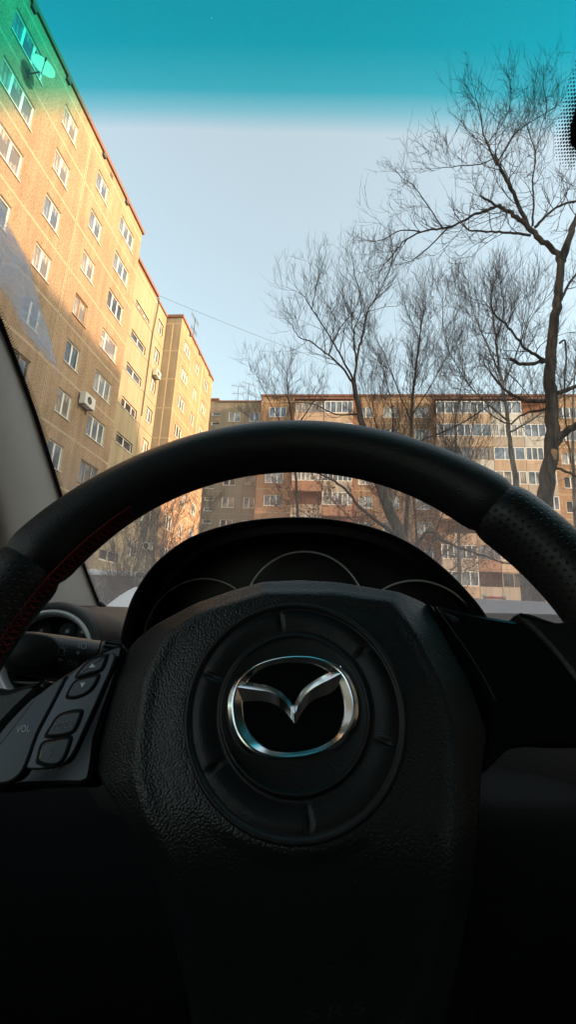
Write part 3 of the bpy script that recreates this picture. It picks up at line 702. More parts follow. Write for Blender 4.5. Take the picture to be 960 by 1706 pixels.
# --- windscreen: a plane from the cowl up to the roof header
GY, GZ, GT = .95, .03, .577
def glass(px, py): d = ray(px, py); return d*((GZ+GT*GY)/(d[2]+GT*d[1]))
gn_ = _n([0, -GT, -1]); gup = _n([0, -1, GT])
def gpt(x, y, n_=0): return np.array([x, y, GZ+GT*(GY-y)])+gn_*n_
EDGE = [(-.365, .12), (-.385, .25), (-.397, .36), (-.405, .431), (-.422, .526), (-.440, .6), (-.462, .686), (-.496, .824), (-.532, 1.003)]
def edge(y):
    for (a, b_), (c, d) in zip(EDGE, EDGE[1:]):
        if y <= d: return a+(c-a)*(y-b_)/(d-b_)
    return EDGE[-1][0]
def glass_mat():
    m = NT('windscreen glass'); t = m.t; t.nodes.remove(m.b)
    co = m.n('ShaderNodeTexCoord'); sp = m.n('ShaderNodeSeparateXYZ'); m.l(co.outputs['Object'], sp.inputs[0])
    nz = m.noise(3.0, 3); n2 = m.noise(420, 2)
    y_ = m.math('SUBTRACT', sp.outputs[1], m.math('MULTIPLY', sp.outputs[0], .052))
    y_ = m.math('ADD', m.math('SUBTRACT', y_, .0195), m.math('MULTIPLY', m.math('SUBTRACT', nz.outputs['Fac'], .5), .004))
    y_ = m.math('ADD', y_, m.math('MULTIPLY', m.math('SUBTRACT', n2.outputs['Fac'], .5), .0012))
    k = m.n('ShaderNodeMapRange'); m.l(y_, k.inputs['Value']); k.inputs['From Min'].default_value = .2-.6; k.inputs['From Max'].default_value = .3-.6
    tint = m.ramp(k.outputs[0], [(0, (.005, .44, .50)), (.45, (.014, .51, .57)), (.68, (.09, .62, .67)), (.79, (.40, .78, .82)), (.91, (.97, .985, .97))])
    tr = m.n('ShaderNodeBsdfTransparent'); m.l(tint.outputs['Color'], tr.inputs['Color'])
    # dust and dried streaks, with glare painted in as haze towards the bottom
    mp = m.n('ShaderNodeMapping'); mp.inputs['Scale'].default_value = (5, 1.1, 1.1); mp.inputs['Rotation'].default_value = (0, 0, .4); m.l(co.outputs['Object'], mp.inputs['Vector'])
    st = m.n('ShaderNodeTexNoise'); st.inputs['Scale'].default_value = 6; st.inputs['Detail'].default_value = 6; m.l(mp.outputs['Vector'], st.inputs['Vector'])
    low = m.n('ShaderNodeMapRange'); m.l(sp.outputs[1], low.inputs['Value']); low.inputs['From Min'].default_value = -.05; low.inputs['From Max'].default_value = .35
    low.inputs['To Min'].default_value = .015; low.inputs['To Max'].default_value = .25
    dirt_haze = m.math('MULTIPLY', low.outputs[0], m.math('ADD', .55, m.math('MULTIPLY', st.outputs['Fac'], .9)))
    sv_ = m.n('ShaderNodeTexVoronoi'); sv_.inputs['Scale'].default_value = 75; m.l(co.outputs['Object'], sv_.inputs['Vector'])
    sr_ = m.n('ShaderNodeSeparateColor'); m.l(sv_.outputs['Color'], sr_.inputs[0])
    spk = m.math('MULTIPLY', m.math('LESS_THAN', sv_.outputs['Distance'], m.math('MULTIPLY', sr_.outputs[1], .11)), m.math('GREATER_THAN', sr_.outputs[0], .8))
    dirt_haze = m.math('ADD', dirt_haze, m.math('MULTIPLY', spk, .22))
    tl = m.n('ShaderNodeBsdfTranslucent'); tl.inputs['Color'].default_value = (.8, .76, .74, 1)
    mx = m.n('ShaderNodeMixShader'); m.l(dirt_haze, mx.inputs[0]); m.l(tr.outputs[0], mx.inputs[1]); m.l(tl.outputs[0], mx.inputs[2])
    gl = m.n('ShaderNodeBsdfGlossy'); gl.inputs['Roughness'].default_value = .02
    lw = m.n('ShaderNodeFresnel'); lw.inputs['IOR'].default_value = 1.35
    m2 = m.n('ShaderNodeMixShader'); m.l(lw.outputs[0], m2.inputs[0]); m.l(mx.outputs[0], m2.inputs[1]); m.l(gl.outputs[0], m2.inputs[2])
    m.l(m2.outputs[0], m.o.inputs['Surface']); return m.mat
M['glass'] = glass_mat()
def side_glass():
    m = NT('side window glass'); m.t.nodes.remove(m.b); tr = m.n('ShaderNodeBsdfTransparent'); tr.inputs['Color'].default_value = (.85, .88, .87, 1)
    gl = m.n('ShaderNodeBsdfGlossy'); gl.inputs['Roughness'].default_value = .02; lw = m.n('ShaderNodeFresnel'); lw.inputs['IOR'].default_value = 1.4
    x = m.n('ShaderNodeMixShader'); m.l(lw.outputs[0], x.inputs[0]); m.l(tr.outputs[0], x.inputs[1]); m.l(gl.outputs[0], x.inputs[2]); m.l(x.outputs[0], m.o.inputs['Surface']); return m.mat
M['side_glass'] = side_glass()
b = MB(); rows = []
ys = [.13+.9*i/24 for i in range(25)]
for y in ys: xl = edge(y)-.004; xr = 2*CX-xl; rows.append([gpt(xl+(xr-xl)*j/12, y) for j in range(13)])
b.grid(rows); ws = b.build('windscreen', M['glass'], car, smooth=True)

# black ceramic print: edge band with a fringe of dots, and the patch round the mirror foot
b = MB(); rows = []
for y in ys: x = edge(y); rows.append([gpt(x-.02, y, .0015), gpt(x+.0055, y, .0015)])
b.grid(rows); rows = []
for y in ys: x = 2*CX-edge(y); rows.append([gpt(x-.0055, y, .0015), gpt(x+.02, y, .0015)])
b.grid(rows)
def disc(b, x, y, r): b.add([gpt(x+r*math.cos(k*math.pi/4), y+r*.87*math.sin(k*math.pi/4), .0015) for k in range(8)], [tuple(range(8))])
pit = .0028
y = .14
i = 0
while y < 1.0:
    for j, r_ in enumerate((.0010, .0008, .00055)):
        disc(b, edge(y)+.0066+j*.0022, y+(j % 2)*pit*.5, r_); disc(b, 2*CX-edge(y)-.0066-j*.0022, y+(j % 2)*pit*.5, r_)
    y += pit
mcx, mcy, ax, ay = .243, .247, .062, .076
def sd(x, y): qx, qy = abs(x-mcx)-ax+.03, abs(y-mcy)-ay+.03; return math.hypot(max(qx, 0), max(qy, 0))+min(max(qx, qy), 0)-.03
q = []
for k in range(48):
    a = k/48*2*math.pi; r0 = 0
    while sd(mcx+math.cos(a)*r0, mcy+math.sin(a)*r0) < -.012: r0 += .0008
    q.append((mcx+math.cos(a)*r0, mcy+math.sin(a)*r0))
b.add([gpt(*p, .0015) for p in q], [tuple(range(48))])
p_ = .0023; jj = 0; y = mcy-ay-.02
while y < mcy+ay+.02:
    x = mcx-ax-.02+(jj % 2)*p_*.5
    while x < mcx+ax+.02:
        s_ = sd(x, y)
        if -.013 < s_ < .000: disc(b, x, y, p_*(.62-.42*(s_+.013)/.013)*.9)
        x += p_
    y += p_*.87; jj += 1
b.build('windscreen_print', M['frit'], car)

# --- A pillars: trim strip along the glass edge, curving towards the door
def pillar(sgn, name='pillar_trim'):
    b = MB(); rows = []; sv = _n([-.17, -.50, -.80]); nv = _n([.75, -.55, .2])
    for i, y in enumerate([.02+1.03*k/26 for k in range(27)]):
        e = edge(max(y, .12)); w = .13+.12*sstep(y, .45, .98); row = []
        e0 = gpt(e-.001, y, .001)
        for j in range(15):
            a = j/14; p = e0+sv*w*a+nv*(.010*math.sin(math.pi*min(a*1.3, 1)))+np.array([-.06*max(0, a-.7)/.3, 0, 0])*(a > .7)
            if sgn > 0: p = np.array([2*CX-p[0], p[1], p[2]])
            row.append(p)
        rows.append(row)
    b.grid(rows); return b.build(name, M['trim'], car, smooth=True)
pillar(-1); pillar(1)
# roof lining, side frames, doors, rear: the closed cabin
rz = gpt(0, .13)[2]
b = MB(); rows = []
for i in range(14):
    y = .15-2.5*i/13; rows.append([(CX-.72+1.44*j/10, y, rz+.03*math.sin(math.pi*j/10)+.03*math.sin(math.pi*i/13)-.09*(i/13)**3) for j in range(11)])
b.grid(rows); b.build('headliner', M['liner'], car, smooth=True)
b = MB(); rows = []
for i in range(14):
    y = .17-2.55*i/13; rows.append([(CX-.74+1.48*j/10, y, rz+.035+.04*math.sin(math.pi*j/10)+.03*math.sin(math.pi*i/13)-.09*(i/13)**3) for j in range(11)])
b.grid(rows); b.build('roof', M['paint'], car, smooth=True)
BL = -.06                                                     # belt line
for sgn in (-1, 1):
    X = lambda d: CX+sgn*d
    b = MB()
    # inner door skin with a rolled top
    rows = []
    for y in np.linspace(-2.3, .93, 12): rows.append([(X(dx), y, z) for dx, z in ((.93, BL+.0), (.90, BL+.012), (.87, BL), (.85, BL-.04), (.85, BL-.25), (.80, BL-.28), (.80, BL-.34), (.85, BL-.38), (.86, -.70))])
    b.grid(rows); b.build('door_panel', M['black'], car, smooth=True)
    b = MB(); rows = []
    for y in np.linspace(-2.9, .95, 14): rows.append([(X(dx), y, z) for dx, z in ((.94, BL), (.95, BL-.2), (.955, -.55), (.93, -.72))])
    b.grid(rows); b.build('door_skin', M['paint'], car, smooth=True)
    b = MB()                                                  # pillars between the side windows
    for y0, y1 in ((-.62, -.5), (-1.9, -1.7)):
        rows = [[(X(.93-.2*t), y, BL+(rz+.01-BL)*t) for t in np.linspace(0, 1, 6)] for y in (y0, y1)]; b.grid(rows)
    rows = [[(X(.93-.21*t), y, BL+(rz+.03-BL)*t) for t in (.93, 1.0)] for y in (-2.3, .2)]; b.grid(rows)
    # sail panel that closes the corner between pillar and mirror
    b.build('window_pillar', M['black'], car)
    b = MB(); rows = [[(X(.935-.2*t), y-(.38*t if y > 0 else 0), BL+(rz+.02-BL)*t) for t in np.linspace(0, 1, 5)] for y in (-2.3, -1, 0, .62)]; b.grid(rows)
    b.build('side_window', M['side_glass'], car)
b = MB(); rows = []
for t in np.linspace(0, 1, 8): rows.append([gpt(edge(.12+.9*t)-.165-.02*t+0*j, .12+.9*t, .02+.0*j)+np.array([-.02*j, 0, -.12*j*t]) for j in range(4)])
b.grid(rows); b.build('corner_panel', M['black'], car)
b = MB(); b.box(CX-.93, CX+.93, -2.4, 1.0, -.76, -.72); b.build('cabin_floor', M['black'], car)
b = MB(); b.box(CX-.93, CX+.93, -2.42, -2.36, -.72, .02); b.box(CX-.93, CX+.93, -2.36, -1.75, -.04, .0); b.build('parcel_shelf', M['black'], car)
b = MB(); b.grid([[(CX-.7, -2.4, .02), (CX+.7, -2.4, .02)], [(CX-.62, -1.95, rz-.06), (CX+.62, -1.95, rz-.06)]]); b.build('rear_window', M['side_glass'], car)
b = MB(); b.box(CX-.93, CX+.93, 1.04, 1.08, -.72, -.04); b.build('bulkhead', M['black'], car)
# seats behind the eye
for sx in (0.0, .70):
    b = MB(); rows = []
    for i in range(12):
        t = i/11; z = -.30+.62*t; y = -.52-.22*t; w = .25*(1-.35*max(0, t-.75)/.25)
        rows.append([(sx-w+2*w*j/8, y-.05*math.sin(math.pi*j/8)*-1*0+(.05*abs(j-4)/4), z) for j in range(9)])
    b.grid(rows); rows = []
    for i in range(10):
        t = i/9; rows.append([(sx-.26+.52*j/8, -.55+.5*t, -.36+.03*t+.03*(abs(j-4)/4)**2) for j in range(9)])
    b.grid(rows); s_ = b.build('seat', M['dash'], car, smooth=True); md = s_.modifiers.new('thick', 'SOLIDIFY'); md.thickness = .09

# --- bonnet and front wing
b = MB(); rows = []
for i in range(30):
    y = 1.02+1.15*i/29; row = []
    for j in range(41):
        x = CX-.93+1.86*j/40; s_ = abs(x-CX)/.93
        z = -.02+.080*sstep(y, 1.0, 1.32)-.26*max(0, (y-1.28)/.9)**1.7+.010*math.cos(s_*1.5)-.0*s_
        z -= .055*sstep(s_, .80, 1.0)**2*1+.012*math.exp(-((s_-.72)/.03)**2)
        z -= .16*max(0, (s_-.955)/.045)**2
        row.append((x, y, z))
    rows.append(row)
b.grid(rows); b.build('bonnet', M['paint'], car, smooth=True)
b = MB(); rows = []
for i in range(24):
    y = 1.03+1.0*i/23; row = []
    for j in range(15):
        a = j/14; x = CX-.955+.30*a
        z = -.03+.088*sstep(y, 1.0, 1.28)-.25*max(0, (y-1.26)/.9)**1.7; z += .012*math.sin(a*math.pi)-.10*max(0, (.22-a)/.22)**2-.004
        row.append((x, y, z-(.0 if a < .9 else .01)))
    rows.append(row)
b.grid(rows); o = b.build('front_wing', M['frost'], car, smooth=True); o['label'] = 'left front wing whitened by frost'
b = MB(); b.box(CX-.86, CX+.86, .985, 1.06, -.05, -.015); b.build('cowl', M['rubber'], car)
b = MB()
for sx in (-1, 1): b.grid([[(CX+sx*.95, y, z) for z in (-.05, -.5)] for y in (1.0, 1.5, 2.2)])
b.box(CX-.92, CX+.92, 2.17, 2.2, -.6, -.2); b.build('front_bumper', M['paint'], car)
for sx in (-1, 1):
    for wy in (1.45, -1.35):
        wo = empty('road_wheel', parent=car); b = MB(); rows = []
        for (dx, rr) in ((0, .20), (0, .30), (.03, .32), (.17, .32), (.2, .30), (.2, .2)):
            rows.append([(CX+sx*(.93-dx), wy+rr*math.cos(k*math.pi/16), -H+.32+rr*math.sin(k*math.pi/16)) for k in range(32)])
        b.grid(rows, cv=True); b.build('tyre', M['rubber'], wo, smooth=True)
        b = MB(); b.grid([[(CX+sx*(.93-dx), wy+rr*math.cos(k*math.pi/16), -H+.32+rr*math.sin(k*math.pi/16)) for k in range(32)] for dx, rr in ((.01, .2), (.06, .19), (.05, .04), (.02, .005))], cv=True); b.build('wheel_rim', M['steel'], wo, smooth=True)

# --- dashboard
HX = .005                                                     # centre of the instrument hood
def dash_z(x, y):
    prof = [(1.05, .0), (.95, .0), (.8, -.004), (.66, -.014), (.56, -.034), (.50, -.062), (.465, -.10), (.455, -.15)]
    for (a, za), (c, zc) in zip(prof, prof[1:]):
        if y >= c: z = za+(zc-za)*(a-y)/(a-c); break
    else: z = -.15
    return z+.020*sstep(x, -.1, .5)*sstep(y, .5, .9)+.006*math.exp(-((x-.33)/.4)**2)
b = MB(); rows = []
for i in range(33):
    x = -.60+1.86*i/32; row = [(x, y, dash_z(x, y)) for y in (1.05, .98, .9, .8, .73, .66, .6, .56, .53, .5, .482, .465, .457, .455)]
    row += [(x, .452, -.19), (x, .47, -.22), (x, .50, -.24), (x, .50, -.62)]; rows.append(row)
b.grid(rows); db = b.build('dashboard', M['dash'], car, smooth=True)
# lower knee panels, right of the column with its seam
def knee(x0, x1, y0):
    b = MB(); rows = []
    for i in range(24):
        x = x0+(x1-x0)*i/23; row = []
        for k in range(20):
            t = k/19; a = t*1.9
            y = y0+.10-.115*math.sin(min(a, 1.57))-.02*0; z = -.115-.075*(1-math.cos(min(a, 1.57)))-.36*max(0, t-.55)
            y += .03*((x-x0)/(x1-x0))**2
            row.append((x, y, z))
        rows.append(row)
    b.grid(rows); return b
kp = knee(.115, .262, .42).build('knee_panel', M['knee'], car, smooth=True); kp2 = knee(.2655, .8, .42).build('knee_panel', M['knee'], car, smooth=True)
knee(-.56, -.115, .44).build('knee_panel', M['knee'], car, smooth=True)

# instrument hood: arch shell and the dark face with three ringed dials
HA = [(196, 1085), (200, 1060), (207, 1032), (222, 990), (258, 938), (318, 894), (400, 869), (490, 861), (570, 867), (640, 884), (700, 914), (750, 954), (790, 996), (812, 1026), (822, 1048)]
YH = .475
arch = cr([at(*p, YH) for p in HA], 5)
cen = np.array([arch[0][0]*.5+arch[-1][0]*.5, YH, -.05])
def scale_arch(s, y, dz=0): 
    out = []
    for p in arch: q = cen+(p-cen)*s; out.append(np.array([q[0], y, q[2]+dz]))
    return out
b = MB()
rows = [scale_arch(.80, .78, -.03), scale_arch(1.02, .68, -.01), scale_arch(1.12, .60), scale_arch(1.045, .52), scale_arch(1.002, YH+.006), scale_arch(1.0, YH+.001), scale_arch(.994, YH-.001), scale_arch(.985, YH+.002), scale_arch(1.0, YH+.03), scale_arch(1.07, .56), scale_arch(1.10, .60)]
b.grid(rows); ih = b.build('instrument_hood', M['hood'], car, smooth=True)
b = MB(); rows = []
for (s_, y_) in ((1.098, .598), (.01, .60)): rows.append(scale_arch(s_, y_, -.01))
b.grid(rows); b.build('dial_face', M['hood'], ih)
for (px, py, rpx, rr) in ((335, 1066, 99, .0010), (507, 1022, 101, .0011), (699, 1078, 103, .0011)):
    c0 = at(px, py, .57); r0 = rpx*.57/FOC; rr *= 1.25; b = MB(); b.tube([c0+np.array([math.cos(k*math.pi/36)*r0*.985, 0, math.sin(k*math.pi/36)*r0]) for k in range(72)], rr, 6, closed=True)
    b.build('dial_ring', M['dialring'], ih, smooth=True)

# air vent pod
vs = .885; vc = at(76, 1094, .443)
def lathe(b, c, prof, e1, e2, e3, n_=56, m=0): b.grid([[c+e1*math.cos(k*2*math.pi/n_)*r_*vs+e2*math.sin(k*2*math.pi/n_)*r_*vs+e3*h for k in range(n_)] for r_, h in prof], m, cv=True)
ex, ey, ez = np.array([1., 0, 0]), np.array([0, 1., 0]), np.array([0, 0, 1.])
va = _n([.985, .17, 0]); vb = _n([.0, .12, 1]); vn = _n(np.cross(va, vb))*1.0
if vn[1] > 0: vn = -vn
b = MB(); lathe(b, vc, [(.0535, .004), (.0565, .006), (.061, .003), (.0635, -.006), (.064, -.03), (.066, -.09), (.066, -.2)], va, vb, vn); vp = b.build('air_vent', M['dash'], car, smooth=True)
b = MB(); lathe(b, vc, [(.0535, .002), (.0528, .0055), (.0505, .0065), (.0475, .004), (.0460, -.002), (.0455, -.008)], va, vb, vn); b.build('vent_ring', M['silver'], vp, smooth=True)
b = MB(); lathe(b, vc, [(.0455, -.006), (.040, -.03), (.038, -.05), (.001, -.05)], va, vb, vn); b.build('vent_duct', M['black'], vp, smooth=True)
for dz_ in (-.022, -.002, .018):
    b = MB(); w_ = math.sqrt(max(.0385**2-dz_**2, 0)); b.fbox(lambda u, v, n_: vc+va*u+vb*(v+n_*.35)+vn*n_, -w_, w_, dz_-.001, dz_+.001, -.032, -.010); b.build('vane', M['satin'], vp)
for dx_ in (-.016, .012, .028):
    b = MB(); b.tube([vc+va*dx_+vb*.026+vn*-.012, vc+va*dx_+vb*.026+vn*-.03], .010, 14); b.build('vane_knob', M['switch'], vp, smooth=True)
# small clip and seal where the glass meets the dash
b = MB(); P_ = [at(*p, .90) for p in ((162, 995), (166, 1008), (178, 1014), (196, 1019))]; b.tube(cr(P_, 4), .0016, 6); b.tube([at(166, 1006, .895), at(172, 1012, .895)], .0055, 8); b.build('glass_clip', M['rubber'], car, smooth=True)

# --- steering column shroud
b = MB(); rows = []
for y_, w_, t_, bo in ((.30, .058, .0, -.15), (.36, .066, .012, -.165), (.46, .075, .018, -.18), (.56, .08, .01, -.2)):
    c = (t_+bo)/2-.05; h_ = (t_-bo)/2
    rows.append([(-.012+w_*math.copysign(abs(math.cos(a))**.6, math.cos(a)), y_, c+h_*math.copysign(abs(math.sin(a))**.6, math.sin(a))) for a in np.linspace(0, 2*math.pi, 33)[:-1]])
b.grid(rows, cv=True); b.build('column_shroud', M['black'], car, smooth=True)

# --- light stalk with its printed symbols
sA, sB = at(32, 1086, .305), at(205, 1108, .335)
sd_ = _n(sB-sA); sr = .0150
def oncyl(px, py, off=.0003, r_=None):
    r_ = (r_ or sr)+off; d = _n(ray(px, py)); o = -sA
    dp = d-sd_*d.dot(sd_); op = o-sd_*o.dot(sd_); A, B_, C_ = dp.dot(dp), 2*dp.dot(op), op.dot(op)-r_*r_
    q = B_*B_-4*A*C_
    if q < 0: q = 0
    return d*((-B_-math.sqrt(q))/(2*A))
sU = _n(np.cross(sd_, [0, 1, 0])); sV = np.cross(sd_, sU)
def ring_pts(t, r_, asp=1.0, n_=28): c = sA+sd_*t; return [c+(sU*math.cos(k*2*math.pi/n_)*asp+sV*math.sin(k*2*math.pi/n_))*r_ for k in range(n_)]
LS = np.linalg.norm(sB-sA)
stalk = empty('light_stalk', parent=car)
b = MB(); b.grid([ring_pts(t, r_) for t, r_ in ((-.008, .002), (-.0075, .008), (-.005, .012), (0, .0142), (.008, sr), (LS*.72, sr))], cv=True); b.build('stalk_body', M['satin'], stalk, smooth=True)
b = MB(); b.grid([ring_pts(t, r_) for t, r_ in ((LS*.72+.0006, sr-.001), (LS*.72+.0012, sr), (LS*.745, sr), (LS*.75, sr-.0008), (LS*.755, sr+.0005), (LS*.93, sr+.0004), (LS*.95, sr-.003), (LS*1.0, .008), (LS*1.6, .008))], cv=True); b.build('stalk_collar', M['satin'], stalk, smooth=True)
kc = oncyl(56, 1084, -.002); b = MB(); rows = []
k1, k2 = sd_, _n(np.cross(sd_, _n(-kc))); k3 = _n(np.cross(k1, k2))
if k3.dot(-kc) < 0: k3 = -k3
for s_, h in ((1.0, -.006), (1.0, .0015), (.97, .003), (.88, .004), (.01, .0046)):
    rows.append([kc+k1*.0165*s_*math.copysign(abs(math.cos(a))**.75, math.cos(a))+k2*.0115*s_*math.copysign(abs(math.sin(a))**.75, math.sin(a))+k3*h for a in np.linspace(0, 2*math.pi, 41)[:-1]])
b.grid(rows, cv=True); b.build('stalk_knob', M['black'], stalk, smooth=True)
def flat(b, pl, fn):                                          # polygon given in picture coordinates of the photograph, laid on a surface
    b.add([fn(*p) for p in pl], [tuple(range(len(pl)))])
def line(b, a, c, w, fn):
    a, c = np.array(a, float), np.array(c, float); d = (c-a)/np.linalg.norm(c-a); n_ = np.array([-d[1], d[0]])*w/2
    flat(b, [a+n_, c+n_, c-n_, a-n_], fn)
def text(b, s, org, ux, uy, fn, spacing=1.0):                 # org: left end of the baseline; ux: advance along the line; uy: cap height vector
    cu = bpy.data.curves.new('letters', 'FONT'); cu.body = s; cu.space_character = spacing; cu.resolution_u = 3
    o = bpy.data.objects.new('letters', cu); col.objects.link(o); bpy.context.view_layer.update()
    me = o.evaluated_get(bpy.context.evaluated_depsgraph_get()).to_mesh()
    V_ = [(v.co.x, v.co.y) for v in me.vertices]; W_ = max(v[0] for v in V_); x0 = min(v[0] for v in V_); F_ = [tuple(p.vertices) for p in me.polygons]
    Hc = max(v[1] for v in V_)
    org, ux, uy = np.array(org, float), np.array(ux, float), np.array(uy, float)
    b.add([fn(*(org+ux*(x-x0)/(W_-x0)+uy*y/Hc)) for x, y in V_], F_)
    bpy.data.objects.remove(o); bpy.data.curves.remove(cu)
b = MB()
text(b, 'OFF', (112, 1107), (17, 5.5), (1, -9), oncyl, 1.1)
sc_ = np.array([102.5, 1083.5])
for k in range(12):
    a0, a1 = k*math.pi/6, (k+1)*math.pi/6
    if not .9 < (a0 % 6.28) < 2.2: line(b, sc_+4.6*np.array([math.cos(a0), math.sin(a0)]), sc_+4.6*np.array([math.cos(a1), math.sin(a1)]), 1.1, oncyl)
for k in range(8):
    a0 = k*math.pi/4+.2; line(b, sc_+6.8*np.array([math.cos(a0), math.sin(a0)]), sc_+9*np.array([math.cos(a0), math.sin(a0)]), 1.2, oncyl)
flat(b, [(97, 1095), (106, 1100), (96.5, 1102)], oncyl)
flat(b, [(129.5+2.6*math.cos(k*.6283), 1087.5+2.8*math.sin(k*.6283)) for k in range(10)], oncyl)
for k in range(4): line(b, (128.5, 1072+k*2.1), (133, 1073+k*2.1), .8, oncyl)
hl = [(135+1*0, 1071.5), (140, 1072), (143.6, 1075), (143, 1078.6), (139, 1080.6), (135, 1080)]
for p, q in zip(hl, hl[1:]+hl[:1]): line(b, p, q, 1.1, oncyl)
b.build('stalk_symbol', M['mark_dim'], stalk)
b = MB()
for k in range(9):
    t = LS*(.77+.0*k); a = -1.2+k*.3
    c = [sA+sd_*tt+(sU*math.cos(a)+sV*math.sin(a))*(sr+.0011) for tt in (LS*.765, LS*.925)]; b.tube(c, .0009, 5)
b.build('collar_rib', M['satin'], stalk)

# ------------------------------------------------------------------ steering wheel
WC = np.array([-.0143, .2394, -.0482]); tl, yw = .3765, .0518
WU = np.array([math.cos(yw), math.sin(yw), 0]); WV = np.array([-math.sin(yw)*math.sin(tl), math.cos(yw)*math.sin(tl), math.cos(tl)])
WN = np.array([math.sin(yw)*math.cos(tl), -math.cos(yw)*math.cos(tl), math.sin(tl)])
def wp(a, b_, n_=0): return WC+WU*a+WV*b_+WN*n_
def W(px, py, n_=0):                                          # picture point -> coordinates on the wheel plane
    d = ray(px, py); c = WC+WN*n_; q = d*(c.dot(WN)/d.dot(WN))-c; return (q.dot(WU), q.dot(WV))
sw = empty('steering_wheel', parent=car)
RR, RT = .185, .0198
def rad_at(th):                                               # tube radius, a little fuller at the grips
    d = math.degrees(th); g_ = max(sstep(d, 30, 48)*0+math.exp(-((d-44)/14)**2), math.exp(-((d-152)/14)**2)); return RT+.0016*g_-.0018*sstep(d, 165, 185)
def rim(name, d0, d1, mat, dr=0., cap=True):
    b = MB(); n_ = int(abs(d1-d0)/1.5)+2; sd2 = 40; rows = []
    for i in range(n_):
        d = d0+(d1-d0)*i/(n_-1); th = R(d); e = min(i, n_-1-i)
        r_ = rad_at(th)+dr-(.0022 if e == 0 and cap else .0006 if e == 1 and cap else 0); rv = WU*math.cos(th)+WV*math.sin(th); row = []
        for k in range(sd2+1):
            f = 2*math.pi*k/sd2; row.append(wp(0, 0)+rv*RR+(rv*math.cos(f)*.98+WN*math.sin(f)*1.0)*r_)
        rows.append(row)
    base = b.grid(rows)
    for i in range(n_):
        for k in range(sd2+1): b.uv[base+i*(sd2+1)+k] = (R(d0+(d1-d0)*i/(n_-1))*RR+1.0, 2*math.pi*k/sd2*RT+1.0)
    return b.build(name, mat, sw, smooth=True)
a1 = math.degrees(math.atan2(*W(840, 832, 0)[::-1])); a2 = math.degrees(math.atan2(*W(38, 935, 0)[::-1]))
rim('rim_leather', a1, a2, M['rim'])
rim('grip', -28, a1, M['perf'], .0006); rim('grip', a2, 208, M['perf'], .0006)
rim('rim_leather', 208, 332, M['rim'])
# cross stitching along the inner face
b = MB()
def stitches(d0, d1, f0=152, df=13, st=1.35):
    d = d0
    while d < d1:
        def q(dd, ff, o=.0006):
            th, f = R(dd), R(ff); rv = WU*math.cos(th)+WV*math.sin(th); return wp(0, 0)+rv*RR+(rv*math.cos(f)*.98+WN*math.sin(f))*(rad_at(th)+o)
        for s_ in (1, -1): b.tube([q(d, f0-df*s_, 0), q(d+st*.5, f0, .0014), q(d+st, f0+df*s_, 0)], .00042, 5)
        b.tube([q(d, f0+df, .0002), q(d+st, f0+df*1.0, .0009)], .0005, 4); b.tube([q(d, f0-df, .0002), q(d+st, f0-df, .0009)], .0005, 4)
        d += st
stitches(134, 206, 173); b.build('stitching', M['thread'], sw); b = MB(); stitches(-26, 6, 186); b.build('stitching', M['thread'], sw)

# centre pad: relief over a star-shaped outline
PO = [(712, 998), (640, 989), (560, 977), (500, 972), (440, 976), (390, 989), (330, 1011), (270, 1039), (222, 1062), (205, 1078), (190, 1130), (165, 1210), (148, 1285), (192, 1335), (236, 1425), (268, 1540), (290, 1720), (310, 1900), (380, 2020), (500, 2050), (620, 2020), (740, 1900), (778, 1720), (786, 1560), (790, 1420), (798, 1300), (812, 1235), (826, 1166), (800, 1120), (762, 1066), (727, 1012)]
poly = [np.array(W(*p, .004)) for p in PO]
RD = [(655, 1000), (700, 1058), (742, 1140), (766, 1215), (772, 1300), (770, 1450), (760, 1700), (700, 1880), (500, 1960), (360, 1880), (335, 1700), (312, 1560), (278, 1440), (240, 1360), (222, 1290), (226, 1215), (240, 1130), (275, 1055), (330, 1020), (440, 985), (560, 985)]
ridge = [np.array(W(*p, .018)) for p in RD]
ra = np.array(ridge); rb = np.roll(ra, -1, 0)
def sdist(p):
    ab = rb-ra; t = np.clip(((p-ra)*ab).sum(1)/(ab**2).sum(1), 0, 1); d = np.sqrt((((ra+ab*t[:, None])-p)**2).sum(1)).min()
    x, y = p; ins = False
    for i in range(len(ra)):
        (x1, y1), (x2, y2) = ra[i], rb[i]
        if (y1 > y) != (y2 > y) and x < (x2-x1)*(y-y1)/(y2-y1)+x1: ins = not ins
    return -d if ins else d
HC = np.array([0., -.0015])
def pad_h(p):
    s_ = sdist(p); r_ = np.linalg.norm(p-HC)
    h = .0205-.030*(r_/.2)**2
    side = .0175-.0225*sstep(s_, -.006, .036)
    k = sstep(s_, -.016, .004)
    h = h*(1-k)+min(side, h)*k+.0012*math.exp(-((s_+.002)/.004)**2)
    h = h-.030*sstep(-p[1], .040, .125)
    f = sstep(r_, .0525, .060); return h*f+.0183*(1-f)
from mathutils import geometry as _g
def ray_poly(th):
    d = np.array([math.cos(th), math.sin(th)]); best = 0
    for i in range(len(poly)):
        a, c = poly[i-1]-HC, poly[i]-HC; e = c-a; den = d[0]*e[1]-d[1]*e[0]
        if abs(den) < 1e-12: continue
        t = (a[0]*e[1]-a[1]*e[0])/den; u_ = (a[0]*d[1]-a[1]*d[0])/den
        if t > 0 and -1e-6 <= u_ <= 1+1e-6: best = max(best, t)
    return best
NA, NR = 220, 60; rows = []
ex_ = [ray_poly(2*math.pi*k/NA) for k in range(NA)]
ex_ = [(.25*ex_[k-1]+.5*ex_[k]+.25*ex_[(k+1) % NA]) for k in range(NA)]
